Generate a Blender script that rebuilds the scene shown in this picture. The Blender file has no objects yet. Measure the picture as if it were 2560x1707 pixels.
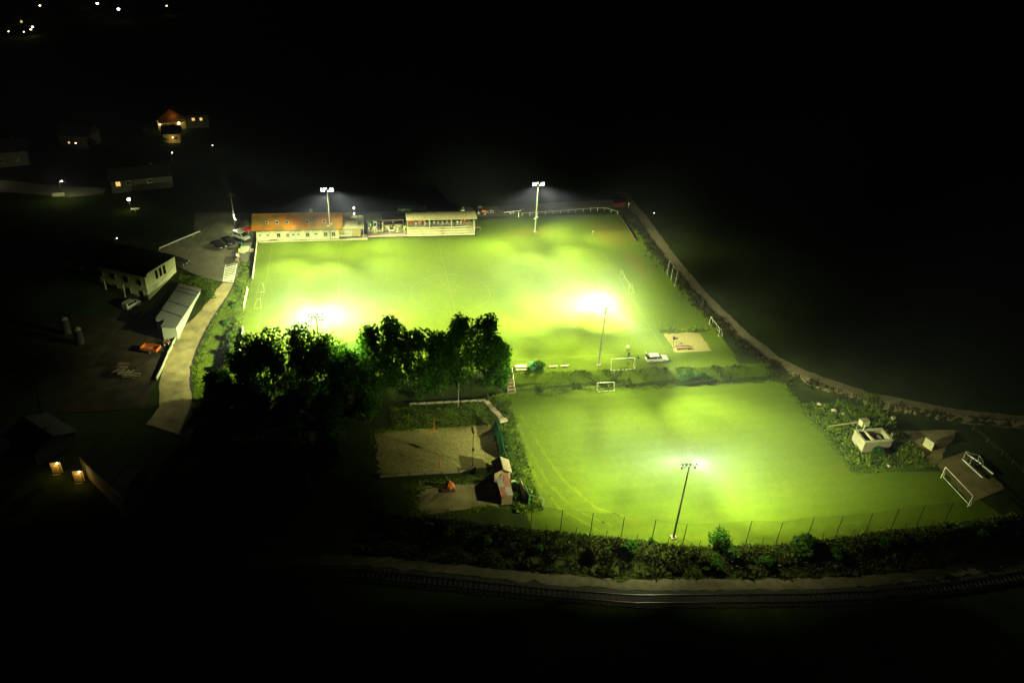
import bpy, bmesh, math, random
import numpy as np
from mathutils import Vector, Matrix

random.seed(7)
rng = np.random.default_rng(7)
sc = bpy.context.scene
C = sc.collection
rad = math.radians

# ------------------------------------------------------------------ camera
CAM = Vector((-19.559, -161.174, 88.109))
YAW, TILT, ROLL, FPX = 0.2127, 0.5551, 0.0632, 1982.9
_F = Vector((math.sin(YAW) * math.cos(TILT), math.cos(YAW) * math.cos(TILT), -math.sin(TILT)))
_R0 = Vector((math.cos(YAW), -math.sin(YAW), 0))
_U0 = _R0.cross(_F)
_R = _R0 * math.cos(ROLL) + _U0 * math.sin(ROLL)
_U = -_R0 * math.sin(ROLL) + _U0 * math.cos(ROLL)
cam_d = bpy.data.cameras.new('camera')
cam = bpy.data.objects.new('camera', cam_d)
C.objects.link(cam)
cam.matrix_world = Matrix(((_R.x, _U.x, -_F.x, CAM.x), (_R.y, _U.y, -_F.y, CAM.y), (_R.z, _U.z, -_F.z, CAM.z), (0, 0, 0, 1)))
cam_d.sensor_width = 36
cam_d.lens = FPX / 2560 * 36
cam_d.clip_start = 0.5
cam_d.clip_end = 4000
sc.camera = cam

# ------------------------------------------------------------------ night sky, faint added fill lamp, exposure
w = bpy.data.worlds.new('World'); sc.world = w; w.use_nodes = True
nt = w.node_tree; nt.nodes.clear()
sky = nt.nodes.new('ShaderNodeTexSky'); sky.sky_type = 'NISHITA'; sky.sun_disc = False
sky.sun_elevation = rad(12); sky.sun_rotation = rad(200)
bg = nt.nodes.new('ShaderNodeBackground'); bg.inputs[1].default_value = 0.00002
wo = nt.nodes.new('ShaderNodeOutputWorld')
nt.links.new(sky.outputs[0], bg.inputs[0]); nt.links.new(bg.outputs[0], wo.inputs[0])
sd = bpy.data.lights.new('faint_fill_sun', 'SUN'); sd.energy = 0.0003; sd.angle = rad(0.5); sd.color = (1, 0.97, 0.9)  # unseen faint sun lamp, added to keep some shape in black surfaces
so = bpy.data.objects.new('faint_fill_sun', sd); C.objects.link(so)
so.rotation_euler = (rad(60), 0, rad(200))
vs = sc.view_settings
vs.view_transform = 'Standard'; vs.look = 'None'; vs.exposure = 0.0; vs.gamma = 1.0; vs.use_curve_mapping = False
cy = sc.cycles
cy.use_denoising = True
cy.max_bounces = 4; cy.diffuse_bounces = 2; cy.glossy_bounces = 2; cy.transmission_bounces = 3
cy.volume_bounces = 0; cy.transparent_max_bounces = 12
cy.caustics_reflective = False; cy.caustics_refractive = False
cy.sample_clamp_indirect = 3.0
cy.use_light_tree = True
cy.use_adaptive_sampling = True

LAMP = (0.94, 1.0, 0.80)       # colour of the floodlights
FLOOD = 168000.0               # power of one unit of floodlight

# ------------------------------------------------------------------ layout helpers (photo pixel -> place on the ground)
def at(px, z=0.0):
    d = _F + _R * ((px[0] - 1280) / FPX) - _U * ((px[1] - 853.5) / FPX)
    s = (z - CAM.z) / d.z
    return CAM + d * s
def reg(x0, y0, s): return lambda x, y: (x0 + x * s, y0 + y * s)
R4 = reg(380, 460, .12755); R5 = reg(240, 600, .17857); R6 = reg(240, 820, .20408)
R7 = reg(0, 240, .2296); R8 = reg(0, 0, .2296); Q4 = reg(900, 960, .20408)
Q5 = reg(1920, 900, .27234); Q6 = reg(1280, 1120, .20408); Q7 = reg(1720, 1180, .35714); Q8 = reg(0, 1080, .2296)

def sst(a, b, x):
    t = np.clip((x - a) / (b - a), 0, 1); return t * t * (3 - 2 * t)
FENCE = np.array([(-60, -62), (-20, -66), (4.1, -73.7), (17.9, -77.4), (26.9, -80.3), (41.9, -81.9), (52.2, -81.7), (62.3, -81.2), (72.3, -81.2), (85, -80.8), (120, -79)], float)
PATH = np.array([(59.5, 60), (60, 43), (59.2, 14), (59.8, -6.5), (61.8, -24), (64.5, -34), (69, -40), (79, -48.0), (95, -55), (130, -64)], float)   # centre of the farm track
def fence_v(u): return np.interp(u, FENCE[:, 0], FENCE[:, 1])
def height(u, v):
    u = np.asarray(u, float); v = np.asarray(v, float)
    top = np.interp(u, [-60, 0, 8.5, 50.7, 56], [-32.6, -33.2, -33.6, -36, -36.3])
    foot = np.interp(u, [-60, 0, 8.5, 52, 56], [-38.5, -37.5, -36.4, -38.2, -38.4])
    h = -2.6 * sst(0, 1, (top - v) / (top - foot))
    # west side: bank down to the road that falls to the south, yard lower still
    road = -3.2 * sst(8, -20, v)
    yard = -3.2 * sst(19, 5, v)
    west = np.where(u < -70, yard, road + (yard - road) * sst(-57, -64, u))
    west = west * (1 - sst(-60, -95, u) * sst(0, 40, v))
    h = h + (west - h) * sst(-45.8, -50, u)
    # east side: the farm track and the field behind it stay high
    pu = np.interp(-v, -PATH[:, 1], PATH[:, 0])
    zt = np.interp(v, [-80, -62, -48, -30], [-2.2, -2.0, -1.2, 0.0])
    side = sst(-4.0, -1.2, u - pu) * (v > -66)
    h = h + (zt - h) * side * (v < -25)
    # railway cutting in the south
    fv = fence_v(u)
    h = h + (-4.6 - h) * sst(0.8, 4.6, fv - v) * (v < -55)
    return h
def hz(u, v): return float(height(u, v))
def atg(px, dz=0.0):
    z = 0.0
    for _ in range(8):
        p = at(px, z + dz); z = hz(p.x, p.y)
    return Vector((p.x, p.y, z))

# ------------------------------------------------------------------ mesh helpers
KID = {}
def adopt(o, parent):
    o.parent = parent; KID.setdefault(parent.name, []).append(o)
class MB:
    def __init__(s): s.v = []; s.f = []; s.m = []
    def add(s, vs, fs, mi=0):
        o = len(s.v); s.v += [tuple(p) for p in vs]; s.f += [tuple(i + o for i in f) for f in fs]; s.m += [mi] * len(fs); return s
    def box(s, c, d, rz=0.0, ry=0.0, rx=0.0, mi=0, taper=1.0):
        x, y, z = d[0] / 2, d[1] / 2, d[2] / 2
        M = Matrix.Translation(Vector(c)) @ Matrix.Rotation(rz, 4, 'Z') @ Matrix.Rotation(ry, 4, 'Y') @ Matrix.Rotation(rx, 4, 'X')
        t = taper
        pts = [(-x, -y, -z), (x, -y, -z), (x, y, -z), (-x, y, -z), (-x * t, -y * t, z), (x * t, -y * t, z), (x * t, y * t, z), (-x * t, y * t, z)]
        return s.add([M @ Vector(p) for p in pts], [(0, 3, 2, 1), (4, 5, 6, 7), (0, 1, 5, 4), (1, 2, 6, 5), (2, 3, 7, 6), (3, 0, 4, 7)], mi)
    def b2(s, a, b, mi=0):
        return s.box([(a[i] + b[i]) / 2 for i in range(3)], [abs(b[i] - a[i]) for i in range(3)], mi=mi)
    def tube(s, p0, p1, r0, r1=None, n=8, mi=0):
        r1 = r0 if r1 is None else r1
        p0 = Vector(p0); p1 = Vector(p1); d = (p1 - p0).normalized()
        a = d.orthogonal().normalized(); b = d.cross(a)
        vs = []
        for p, r in ((p0, r0), (p1, r1)):
            for i in range(n):
                t = 2 * math.pi * i / n; vs.append(p + (a * math.cos(t) + b * math.sin(t)) * r)
        fs = [(i, (i + 1) % n, n + (i + 1) % n, n + i) for i in range(n)] + [tuple(range(n - 1, -1, -1)), tuple(range(n, 2 * n))]
        return s.add(vs, fs, mi)
    def path(s, pts, r, n=6, mi=0):
        for a, b in zip(pts[:-1], pts[1:]): s.tube(a, b, r, r, n, mi)
        return s
    def prism(s, poly, z0, z1, mi=0):
        n = len(poly); z0 = z0 if hasattr(z0, '__len__') else [z0] * n; z1 = z1 if hasattr(z1, '__len__') else [z1] * n
        vs = [(p[0], p[1], z0[i]) for i, p in enumerate(poly)] + [(p[0], p[1], z1[i]) for i, p in enumerate(poly)]
        return s.add(vs, [tuple(range(n - 1, -1, -1)), tuple(range(n, 2 * n))] + [(i, (i + 1) % n, n + (i + 1) % n, n + i) for i in range(n)], mi)
    def sph(s, c, r, n=10, k=6, mi=0):
        rx, ry, rz_ = (r, r, r) if not hasattr(r, '__len__') else r
        vs = [(c[0], c[1], c[2] - rz_)]
        for j in range(1, k):
            ph = -math.pi / 2 + math.pi * j / k
            for i in range(n):
                t = 2 * math.pi * i / n
                vs.append((c[0] + rx * math.cos(ph) * math.cos(t), c[1] + ry * math.cos(ph) * math.sin(t), c[2] + rz_ * math.sin(ph)))
        vs.append((c[0], c[1], c[2] + rz_)); top = len(vs) - 1
        fs = [(0, 1 + (i + 1) % n, 1 + i) for i in range(n)]
        for j in range(k - 2):
            for i in range(n):
                a = 1 + j * n + i; b = 1 + j * n + (i + 1) % n; fs.append((a, b, b + n, a + n))
        fs += [(1 + (k - 2) * n + i, 1 + (k - 2) * n + (i + 1) % n, top) for i in range(n)]
        return s.add(vs, fs, mi)
    def loft(s, rings, cap=True, mi=0):
        n = len(rings[0]); vs = [p for r in rings for p in r]; fs = []
        for j in range(len(rings) - 1):
            for i in range(n):
                a = j * n + i; b = j * n + (i + 1) % n; fs.append((a, b, b + n, a + n))
        if cap: fs += [tuple(range(n - 1, -1, -1)), tuple(range((len(rings) - 1) * n, len(rings) * n))]
        return s.add(vs, fs, mi)
    def build(s, name, mat, parent=None, off=None, smooth=False, bevel=0.0):
        me = bpy.data.meshes.new(name)
        vs = s.v if off is None else [(p[0] - off[0], p[1] - off[1], p[2] - off[2]) for p in s.v]
        me.from_pydata(vs, [], s.f)
        mats = mat if isinstance(mat, (list, tuple)) else [mat]
        for m in mats: me.materials.append(m)
        if len(mats) > 1: me.polygons.foreach_set('material_index', s.m)
        if smooth: me.polygons.foreach_set('use_smooth', [True] * len(me.polygons))
        me.update()
        o = bpy.data.objects.new(name, me); C.objects.link(o)
        if parent is not None: adopt(o, parent)
        if bevel:
            b = o.modifiers.new('bevel', 'BEVEL'); b.width = bevel; b.segments = 2; b.limit_method = 'ANGLE'
        return o

def tag(o, label, cat, group=None):
    o['label'] = label; o['category'] = cat
    if group: o['group'] = group
    return o
def struct(o, kind='structure', label=None):
    o['kind'] = kind
    if label: o['label'] = label
    return o
def thing(name, label, cat, loc=(0, 0, 0), rz=0.0, group=None):
    o = bpy.data.objects.new(name, None); C.objects.link(o); o.empty_display_size = .3
    o.location = loc; o.rotation_euler = (0, 0, rz)
    return tag(o, label, cat, group)
def copy_tree(o, parent=None, loc=None, rz=None, label=None, ch=None):
    c = o.copy(); C.objects.link(c)
    if parent is not None: adopt(c, parent)
    if loc is not None: c.location = loc
    if rz is not None: c.rotation_euler = (0, 0, rz)
    if label: c['label'] = label
    for k in list(KID.get(o.name, ())): copy_tree(k, c)
    return c
ORD = ['first', 'second', 'third', 'fourth', 'fifth', 'sixth', 'seventh', 'eighth', 'ninth', 'tenth', 'eleventh', 'twelfth', 'thirteenth', 'fourteenth', 'fifteenth', 'sixteenth']

# ------------------------------------------------------------------ materials
MATS = {}
def mat(name, col, rough=.75, var=.2, scale=1.5, col2=None, bump=0.0, bscale=20.0, spec=.3, metal=0.0, emit=None, estr=0.0, island=False, translucent=0.0, detail=5.0, stretch=None, band=(.32, .68)):
    if name in MATS: return MATS[name]
    col = (col[0], col[1], col[2] * .62)  # less blue: yellow cast of the floodlights put into every base colour
    if col2: col2 = (col2[0], col2[1], col2[2] * .62)
    m = bpy.data.materials.new(name); m.use_nodes = True; n = m.node_tree.nodes; l = m.node_tree.links
    b = n['Principled BSDF']; out = n['Material Output']
    b.inputs['Roughness'].default_value = rough; b.inputs['Specular IOR Level'].default_value = spec; b.inputs['Metallic'].default_value = metal
    tc = n.new('ShaderNodeTexCoord'); mp = n.new('ShaderNodeMapping')
    l.new(tc.outputs['Object'], mp.inputs[0])
    if stretch: mp.inputs['Scale'].default_value = stretch
    c2 = col2 or tuple(max(0, c * (1 - var)) for c in col); c1 = col if col2 else tuple(min(1, c * (1 + var)) for c in col)
    mix = n.new('ShaderNodeMix'); mix.data_type = 'RGBA'
    mix.inputs[6].default_value = (*c1, 1); mix.inputs[7].default_value = (*c2, 1)
    if island:
        ge = n.new('ShaderNodeNewGeometry'); l.new(ge.outputs['Random Per Island'], mix.inputs[0])
    else:
        no = n.new('ShaderNodeTexNoise'); no.inputs['Scale'].default_value = scale; no.inputs['Detail'].default_value = detail; no.inputs['Roughness'].default_value = .62
        l.new(mp.outputs[0], no.inputs[0])
        ra = n.new('ShaderNodeMapRange'); ra.inputs[1].default_value = band[0]; ra.inputs[2].default_value = band[1]
        l.new(no.outputs[0], ra.inputs[0]); l.new(ra.outputs[0], mix.inputs[0])
    l.new(mix.outputs[2], b.inputs['Base Color'])
    if bump:
        nb = n.new('ShaderNodeTexNoise'); nb.inputs['Scale'].default_value = bscale; nb.inputs['Detail'].default_value = 4
        l.new(mp.outputs[0], nb.inputs[0])
        bp = n.new('ShaderNodeBump'); bp.inputs['Strength'].default_value = bump; bp.inputs['Distance'].default_value = .1
        l.new(nb.outputs[0], bp.inputs['Height']); l.new(bp.outputs[0], b.inputs['Normal'])
    if emit:
        b.inputs['Emission Color'].default_value = (*emit, 1); b.inputs['Emission Strength'].default_value = estr
    if translucent:
        tr = n.new('ShaderNodeBsdfTranslucent'); ms = n.new('ShaderNodeMixShader'); ms.inputs[0].default_value = translucent
        l.new(mix.outputs[2], tr.inputs[0]); l.new(b.outputs[0], ms.inputs[1]); l.new(tr.outputs[0], ms.inputs[2]); l.new(ms.outputs[0], out.inputs[0])
    MATS[name] = m; return m

white = mat('white_paint', (.56, .58, .40), .45, .06)
white_old = mat('weathered_white', (.42, .44, .27), .6, .15, 3)
wallpaint = mat('cream_plaster', (.62, .65, .34), .85, .07, 1.2, bump=.15)
ochre = mat('ochre_plaster', (.42, .33, .08), .85, .12)
glass = mat('dark_glass', (.012, .014, .01), .12, .1, spec=.5)
frame = mat('window_frame', (.5, .5, .38), .6, .1)
steel = mat('galvanised_steel', (.42, .44, .38), .45, .12, 6, metal=.3)
darksteel = mat('dark_steel', (.035, .035, .03), .5, .2, 5)
conc = mat('concrete', (.22, .205, .125), .9, .18, 1.3, bump=.3, bscale=6)
conc_l = mat('pale_concrete', (.38, .36, .2), .9, .15, 1.6, bump=.2, bscale=6)
asph = mat('worn_asphalt', (.115, .11, .06), .85, .3, .35, bump=.3, bscale=9)
roadm = mat('road_surface', (.25, .21, .075), .9, .4, .45, detail=8, bump=.3, bscale=9)
gravel = mat('track_gravel', (.13, .11, .05), .95, .35, .8, bump=.6, bscale=7)
dirt = mat('bare_earth', (.16, .13, .045), .95, .35, .5, bump=.5, bscale=5)
sand = mat('sand', (.29, .255, .09), .95, .4, 2.2, col2=(.15, .13, .045), bump=1.0, bscale=3, detail=9, spec=.05)
orange = mat('orange_paint', (.5, .13, .008), .5, .12)
redcl = mat('red_canvas', (.5, .03, .01), .8, .15)
wood = mat('old_wood', (.19, .13, .06), .8, .3, 2, stretch=(1, 6, 1))
woodl = mat('pale_wood', (.44, .34, .17), .8, .15, 3)
woodd = mat('dark_wood', (.06, .035, .015), .8, .3, 2)
blackm = mat('black_plastic', (.012, .012, .012), .5, .2)
rubber = mat('tyre_rubber', (.015, .015, .014), .8, .2)
greenp = mat('green_paint', (.03, .17, .05), .45, .12)
greent = mat('green_tarpaulin', (.03, .2, .07), .6, .2)
carwhite = mat('white_car_paint', (.5, .52, .42), .25, .03, spec=.5)
carblack = mat('black_car_paint', (.008, .008, .009), .2, .1, spec=.5)
cargrey = mat('dark_grey_car_paint', (.03, .032, .035), .22, .1, spec=.5)
headl = mat('headlamp_glass', (.6, .6, .55), .15, .05, spec=.6)
roofgrey = mat('grey_sheet_roof', (.17, .175, .15), .55, .15, .8, bump=.4, bscale=2, stretch=(1, 8, 1))
rooftile = mat('clay_roof_tiles', (.30, .115, .006), .95, .2, .2, col2=(.11, .088, .022), detail=6, bump=.5, bscale=6, band=(.44, .60), spec=.1)
roofdark = mat('dark_roof', (.022, .02, .015), .9, .25, .6)
plast_d = mat('village_plaster', (.07, .065, .05), .9, .1)
field = mat('dark_field', (.034, .048, .008), .95, .35, .15, col2=(.018, .026, .006), bump=.6, bscale=2, spec=.02, detail=8)
leafm = mat('tree_leaves', (.085, .22, .014), .6, 0, col2=(.02, .07, .006), spec=.04, island=True, translucent=.6)
leafb = mat('bush_leaves', (.07, .15, .016), .65, 0, col2=(.025, .065, .008), spec=.04, island=True, translucent=.25)
weed = mat('rough_weeds', (.16, .22, .014), .8, 0, col2=(.045, .09, .008), spec=.04, island=True, translucent=.2)
weedbrown = mat('dry_weeds', (.06, .055, .012), .85, 0, col2=(.012, .02, .004), spec=.04, island=True, translucent=.15)
bark = mat('bark', (.07, .055, .04), .95, .3, 3)
stone = mat('stone', (.42, .33, .24), .9, .25, 2, bump=.4, bscale=5)
lens = mat('floodlight_lens', (.9, .9, .85), .3, 0, emit=(.95, 1.0, .86), estr=40)
warm = mat('lit_window', (.5, .4, .2), .6, 0, emit=(1.0, .62, .16), estr=1.3)
bulb = mat('lamp_globe', (.9, .9, .85), .3, 0, emit=(1, .97, .85), estr=14)
bulbw = mat('warm_lamp_globe', (.9, .8, .6), .3, 0, emit=(1, .78, .45), estr=9)

def grass_mat(name, stripe_axis, stripe_w, stripe_amt, patches):
    m = bpy.data.materials.new(name); m.use_nodes = True; n = m.node_tree.nodes; l = m.node_tree.links
    b = n['Principled BSDF']; b.inputs['Roughness'].default_value = .8; b.inputs['Specular IOR Level'].default_value = .03
    b.inputs['Sheen Weight'].default_value = .0
    tc = n.new('ShaderNodeTexCoord')
    def noise(scale, det, st=None):
        q = n.new('ShaderNodeTexNoise'); q.inputs['Scale'].default_value = scale; q.inputs['Detail'].default_value = det; q.inputs['Roughness'].default_value = .65
        if st:
            mp = n.new('ShaderNodeMapping'); mp.inputs['Scale'].default_value = st; l.new(tc.outputs['Object'], mp.inputs[0]); l.new(mp.outputs[0], q.inputs[0])
        else: l.new(tc.outputs['Object'], q.inputs[0])
        return q.outputs[0]
    def rng_(x, a, b_, lo=0, hi=1):
        r = n.new('ShaderNodeMapRange'); r.inputs[1].default_value = a; r.inputs[2].default_value = b_; r.inputs[3].default_value = lo; r.inputs[4].default_value = hi; l.new(x, r.inputs[0]); return r.outputs[0]
    def mixc(f, a, c):
        x = n.new('ShaderNodeMix'); x.data_type = 'RGBA'
        if isinstance(f, float): x.inputs[0].default_value = f
        else: l.new(f, x.inputs[0])
        for i, k in ((6, a), (7, c)):
            if isinstance(k, tuple): x.inputs[i].default_value = (*k, 1)
            else: l.new(k, x.inputs[i])
        return x.outputs[2]
    c = mixc(rng_(noise(.12, 6), .35, .65), (.098, .128, .0035), (.074, .110, .003))
    c = mixc(rng_(noise(.45, 5), .45, .7, 0, .4), c, (.05, .088, .003))
    c = mixc(rng_(noise(1.1, 8), .38, .68, 0, .7), c, (.042, .085, .0025))
    c = mixc(rng_(noise(4, 5), .5, .7, 0, .5), c, (.115, .14, .006))
    if stripe_amt:
        sx = n.new('ShaderNodeSeparateXYZ'); l.new(tc.outputs['Object'], sx.inputs[0])
        wv = n.new('ShaderNodeMath'); wv.operation = 'MULTIPLY'; l.new(sx.outputs[stripe_axis], wv.inputs[0]); wv.inputs[1].default_value = math.pi / stripe_w
        ad = n.new('ShaderNodeMath'); ad.operation = 'ADD'; l.new(wv.outputs[0], ad.inputs[0]); l.new(rng_(noise(.08, 3), 0, 1, -1.2, 1.2), ad.inputs[1])
        sn = n.new('ShaderNodeMath'); sn.operation = 'SINE'; l.new(ad.outputs[0], sn.inputs[0])
        c = mixc(rng_(sn.outputs[0], -.6, .6, 0, stripe_amt), c, (.042, .085, .006))
    for (px, py, rx, ry, amt, col) in patches:
        sx = n.new('ShaderNodeMapping'); sx.inputs['Location'].default_value = (-px / rx, -py / ry, 0); sx.inputs['Scale'].default_value = (1 / rx, 1 / ry, 0)
        l.new(tc.outputs['Object'], sx.inputs[0])
        ln = n.new('ShaderNodeVectorMath'); ln.operation = 'LENGTH'; l.new(sx.outputs[0], ln.inputs[0])
        a = n.new('ShaderNodeMath'); a.operation = 'ADD'; l.new(ln.outputs['Value'], a.inputs[0]); l.new(rng_(noise(.35, 6), 0, 1, -.9, .9), a.inputs[1])
        c = mixc(rng_(a.outputs[0], .5, 1.2, amt, 0), c, col)
    l.new(c, b.inputs['Base Color'])
    bp = n.new('ShaderNodeBump'); bp.inputs['Strength'].default_value = .7; bp.inputs['Distance'].default_value = .15
    l.new(noise(3.5, 8), bp.inputs['Height']); l.new(bp.outputs[0], b.inputs['Normal'])
    return m
worn = (.14, .10, .010)
pitch_m = grass_mat('pitch_grass', 0, 5.5, .0, [(48, 31, 6, 9, .5, worn), (26, 33, 7, 2.5, .45, worn), (49, 12, 3, 9, .35, worn), (30, -35, 9, 1.2, .35, worn)])
train_m = grass_mat('training_grass', 1, 1.3, .22, [(8, -60, 1.5, 12, .2, (.1, .15, .01)), (66, -66, 5, 2, .3, worn)])

# ------------------------------------------------------------------ terrain
def axis(lo, hi, step, far):
    a = np.arange(lo, hi + 1e-6, step); out = []
    d = step
    x = hi
    while x < far: d *= 1.35; x += d; out.append(min(x, far))
    neg = []; d = step; x = lo
    while x > -far: d *= 1.35; x -= d; neg.append(max(x, -far))
    return np.array(neg[::-1] + list(a) + out)
us = axis(-126, 122, .8, 1500); vs_ = axis(-112, 64, .8, 1500)
UU, VV = np.meshgrid(us, vs_)
ZZ = height(UU, VV)
nu, nv = len(us), len(vs_)
idx = np.arange(nu * nv).reshape(nv, nu)
quads = np.stack([idx[:-1, :-1], idx[:-1, 1:], idx[1:, 1:], idx[1:, :-1]], -1).reshape(-1, 4)
def mesh_np(name, V, F, material, parent=None):
    me = bpy.data.meshes.new(name); k = F.shape[1]
    me.vertices.add(len(V)); me.vertices.foreach_set('co', np.ascontiguousarray(V, np.float32).ravel())
    me.loops.add(F.size); me.loops.foreach_set('vertex_index', np.ascontiguousarray(F, np.int32).ravel())
    me.polygons.add(len(F)); me.polygons.foreach_set('loop_start', np.arange(0, F.size, k, dtype=np.int32))
    me.update(calc_edges=True); me.materials.append(material)
    o = bpy.data.objects.new(name, me); C.objects.link(o)
    if parent: o.parent = parent
    return o
struct(mesh_np('ground', np.stack([UU.ravel(), VV.ravel(), ZZ.ravel()], -1), quads, field))

def strip(name, left, right, m, dz=.05, step=1.2, n=6, edge=0.0):
    """a draped band between two edge lines with the same number of points"""
    Lp, Rp = [], []
    for i in range(len(left) - 1):
        k = max(1, int(math.dist(left[i], left[i + 1]) / step))
        for j in range(k):
            t = j / k
            Lp.append([left[i][q] * (1 - t) + left[i + 1][q] * t for q in (0, 1)]); Rp.append([right[i][q] * (1 - t) + right[i + 1][q] * t for q in (0, 1)])
    Lp.append(list(left[-1][:2])); Rp.append(list(right[-1][:2]))
    Lp = np.array(Lp); Rp = np.array(Rp); V = []
    for j in range(n + 1):
        t = j / n; P = Lp * (1 - t) + Rp * t
        if edge and j in (0, n): P = P + rng.normal(0, edge, P.shape)
        V.append(np.stack([P[:, 0], P[:, 1], height(P[:, 0], P[:, 1]) + dz], -1))
    k = len(Lp); V = np.concatenate(V); ii = np.arange((n + 1) * k).reshape(n + 1, k)
    F = np.stack([ii[:-1, :-1], ii[:-1, 1:], ii[1:, 1:], ii[1:, :-1]], -1).reshape(-1, 4)
    return struct(mesh_np(name, V, F, m))
def sheet(name, poly, m, z):
    b = MB(); b.add([(p[0], p[1], z) for p in poly], [tuple(range(len(poly)))])
    return struct(b.build(name, m))

strip('football_pitch', [(-45.3, -32.6), (-45.3, 0), (-45.3, 31)], [(56.6, -32.6), (56.6, 0), (56.6, 31)], pitch_m, .012, 4, 40)
strip('pitch_margin', [(10.6, 31), (10.6, 43.5)], [(56, 31), (53.5, 43.5)], pitch_m, .012, 3, 16)
strip('south_margin', [(8.5, -33.1), (26, -34.0), (50, -35.3), (56, -35.4)], [(8.5, -32.6), (26, -32.6), (50, -32.6), (56, -32.6)], pitch_m, .012, 1, 4)
tu = [4.3, 10, 18, 27, 35, 42, 52, 58, 64]
strip('training_pitch', [(u, float(fence_v(u)) + .1) for u in tu], [(u + (.6 if u < 6 else 0), float(np.interp(u, [4, 8.5, 52, 64], [-37.0, -36.9, -38.4, -38.8]))) for u in tu], train_m, .03, 1.0, 46)
trackm = mat('flattened_grass', (.105, .14, .007), .9, .2, .7, spec=.03)
for off in (0, 1.7, 4.6):
    pa = [(5.6 + off * .5, -39.5 - off), (6.0 + off * .6, -48), (6.4 + off * .8, -56), (7.6 + off, -64), (10 + off * 1.2, -70), (14.5 + off * 1.5, -75 + off * .2)]
    strip('wheel_track', pa, [(x + .5, y + .05) for x, y in pa], trackm, .045, .6, 2, .16)
strip('training_pitch_extension', [(64, -67.2), (64, -81.1)], [(80, -68.8), (84, -80.6)], train_m, .034, 1.0, 16)
bu = [8.4, 20, 32, 44, 56, 62]
strip('grass_bank', [(u, float(np.interp(u, [8.5, 52, 64], [-37.0, -38.5, -38.9]))) for u in bu], [(u, float(np.interp(u, [8.5, 26, 50, 56, 62], [-33.0, -33.9, -35.2, -35.3, -36.2]))) for u in bu], train_m, .04, 1.0, 10)
strip('lane_bank', [(-48.6, 8), (-50.2, 0), (-52.0, -10), (-53.0, -20), (-52.5, -34)], [(-45.4, 20), (-45.4, 2), (-45.4, -10), (-45.4, -20), (-45.4, -32)], train_m, .05, 1.0, 8)
# line markings, worn thin
def line(name, a, b, wd=.12, z=.022):
    a = Vector((*a, 0)); b = Vector((*b, 0)); n = (b - a).normalized().cross(Vector((0, 0, 1))) * wd / 2
    return MB().add([a - n + Vector((0, 0, z)), b - n + Vector((0, 0, z)), b + n + Vector((0, 0, z)), a + n + Vector((0, 0, z))], [(0, 1, 2, 3)])
chalk = mat('worn_line_paint', (.125, .145, .014), .9, .3, .8)
mk = MB()
for a, b in (((-41.9, -29.5), (41.9, -29.5)), ((-41.9, 29), (41.9, 29)), ((-41.9, -29.5), (-41.9, 29)), ((41.9, -29.5), (41.9, 29)), ((0, -29.5), (0, 29)),
             ((-25.4, -20.2), (-25.4, 20.2)), ((25.4, -20.2), (25.4, 20.2)), ((-41.9, 20.2), (-25.4, 20.2)), ((-41.9, -20.2), (-25.4, -20.2)), ((41.9, 20.2), (25.4, 20.2)), ((41.9, -20.2), (25.4, -20.2)),
             ((-41.9, 9.2), (-36.4, 9.2)), ((-41.9, -9.2), (-36.4, -9.2)), ((-36.4, -9.2), (-36.4, 9.2)), ((41.9, 9.2), (36.4, 9.2)), ((41.9, -9.2), (36.4, -9.2)), ((36.4, -9.2), (36.4, 9.2))):
    q = line('l', a, b); mk.add(q.v, q.f)
for k in range(48):
    t0, t1 = 2 * math.pi * k / 48, 2 * math.pi * (k + 1) / 48
    q = line('l', (9.15 * math.cos(t0), 9.15 * math.sin(t0)), (9.15 * math.cos(t1), 9.15 * math.sin(t1))); mk.add(q.v, q.f)
struct(mk.build('pitch_markings', chalk))

# roads, yards, tracks
sheet('car_park', [(-49.3, 9.0), (-46.9, 19), (-46.9, 43.5), (-63.5, 50.5), (-62, 37), (-69, 27), (-62.5, 18), (-57, 12.5), (-52, 9.6)], asph, .016)
strip('service_road', [(-46.9, 41.5), (-20, 41.0), (12, 41.5), (60, 49)], [(-63, 50.5), (-20, 48.5), (12, 50.5), (60, 55)], asph, .012, 4, 6)
strip('earth_road', [(12, 44), (30, 45.2), (50, 48.2), (58, 49)], [(12, 50), (30, 51.5), (50, 53.5), (60, 54)], gravel, .022, 3, 6)
rl = [atg(R5(1770, 600)), atg(R5(1600, 830)), atg(R5(1400, 1070)), atg(R5(1210, 1225)), atg(R5(1040, 1568)), atg(R6(820, 500)), atg(R6(770, 680)), atg(R6(780, 960)), atg(R6(620, 1180))]
rr = [atg(R5(1925, 610)), atg(R5(1830, 800)), atg(R5(1620, 1090)), atg(R5(1490, 1330)), atg(R5(1390, 1560)), atg(R6(1150, 480)), atg(R6(1150, 680)), atg(R6(1180, 900)), atg(R6(1010, 1300))]
rl = [(p.x, p.y) for p in rl]; rr = [(p.x, p.y) for p in rr]
strip('lane', rl, rr, roadm, .05, 1.0, 8, .06)
strip('kerb_edge', [(p[0] - .0, p[1]) for p in rr], [(p[0] + .35, p[1] - .1) for p in rr], mat('wet_soil', (.02, .018, .01), .9, .3), .07, .8, 2, .08)
strip('lower_yard', [(-63, 2), (-62.8, -12), (-60.2, -14), (-60.5, -34)], [(-84, 2), (-84, -12), (-84, -18), (-78, -34)], mat('yard_surface', (.035, .03, .014), .9, .4, .35, spec=.05), .04, 2, 10)
pl = PATH.copy(); nrm = []
for i in range(len(pl)):
    d = pl[min(i + 1, len(pl) - 1)] - pl[max(i - 1, 0)]; d /= np.linalg.norm(d); nrm.append((-d[1], d[0]))
nrm = np.array(nrm)
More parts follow.
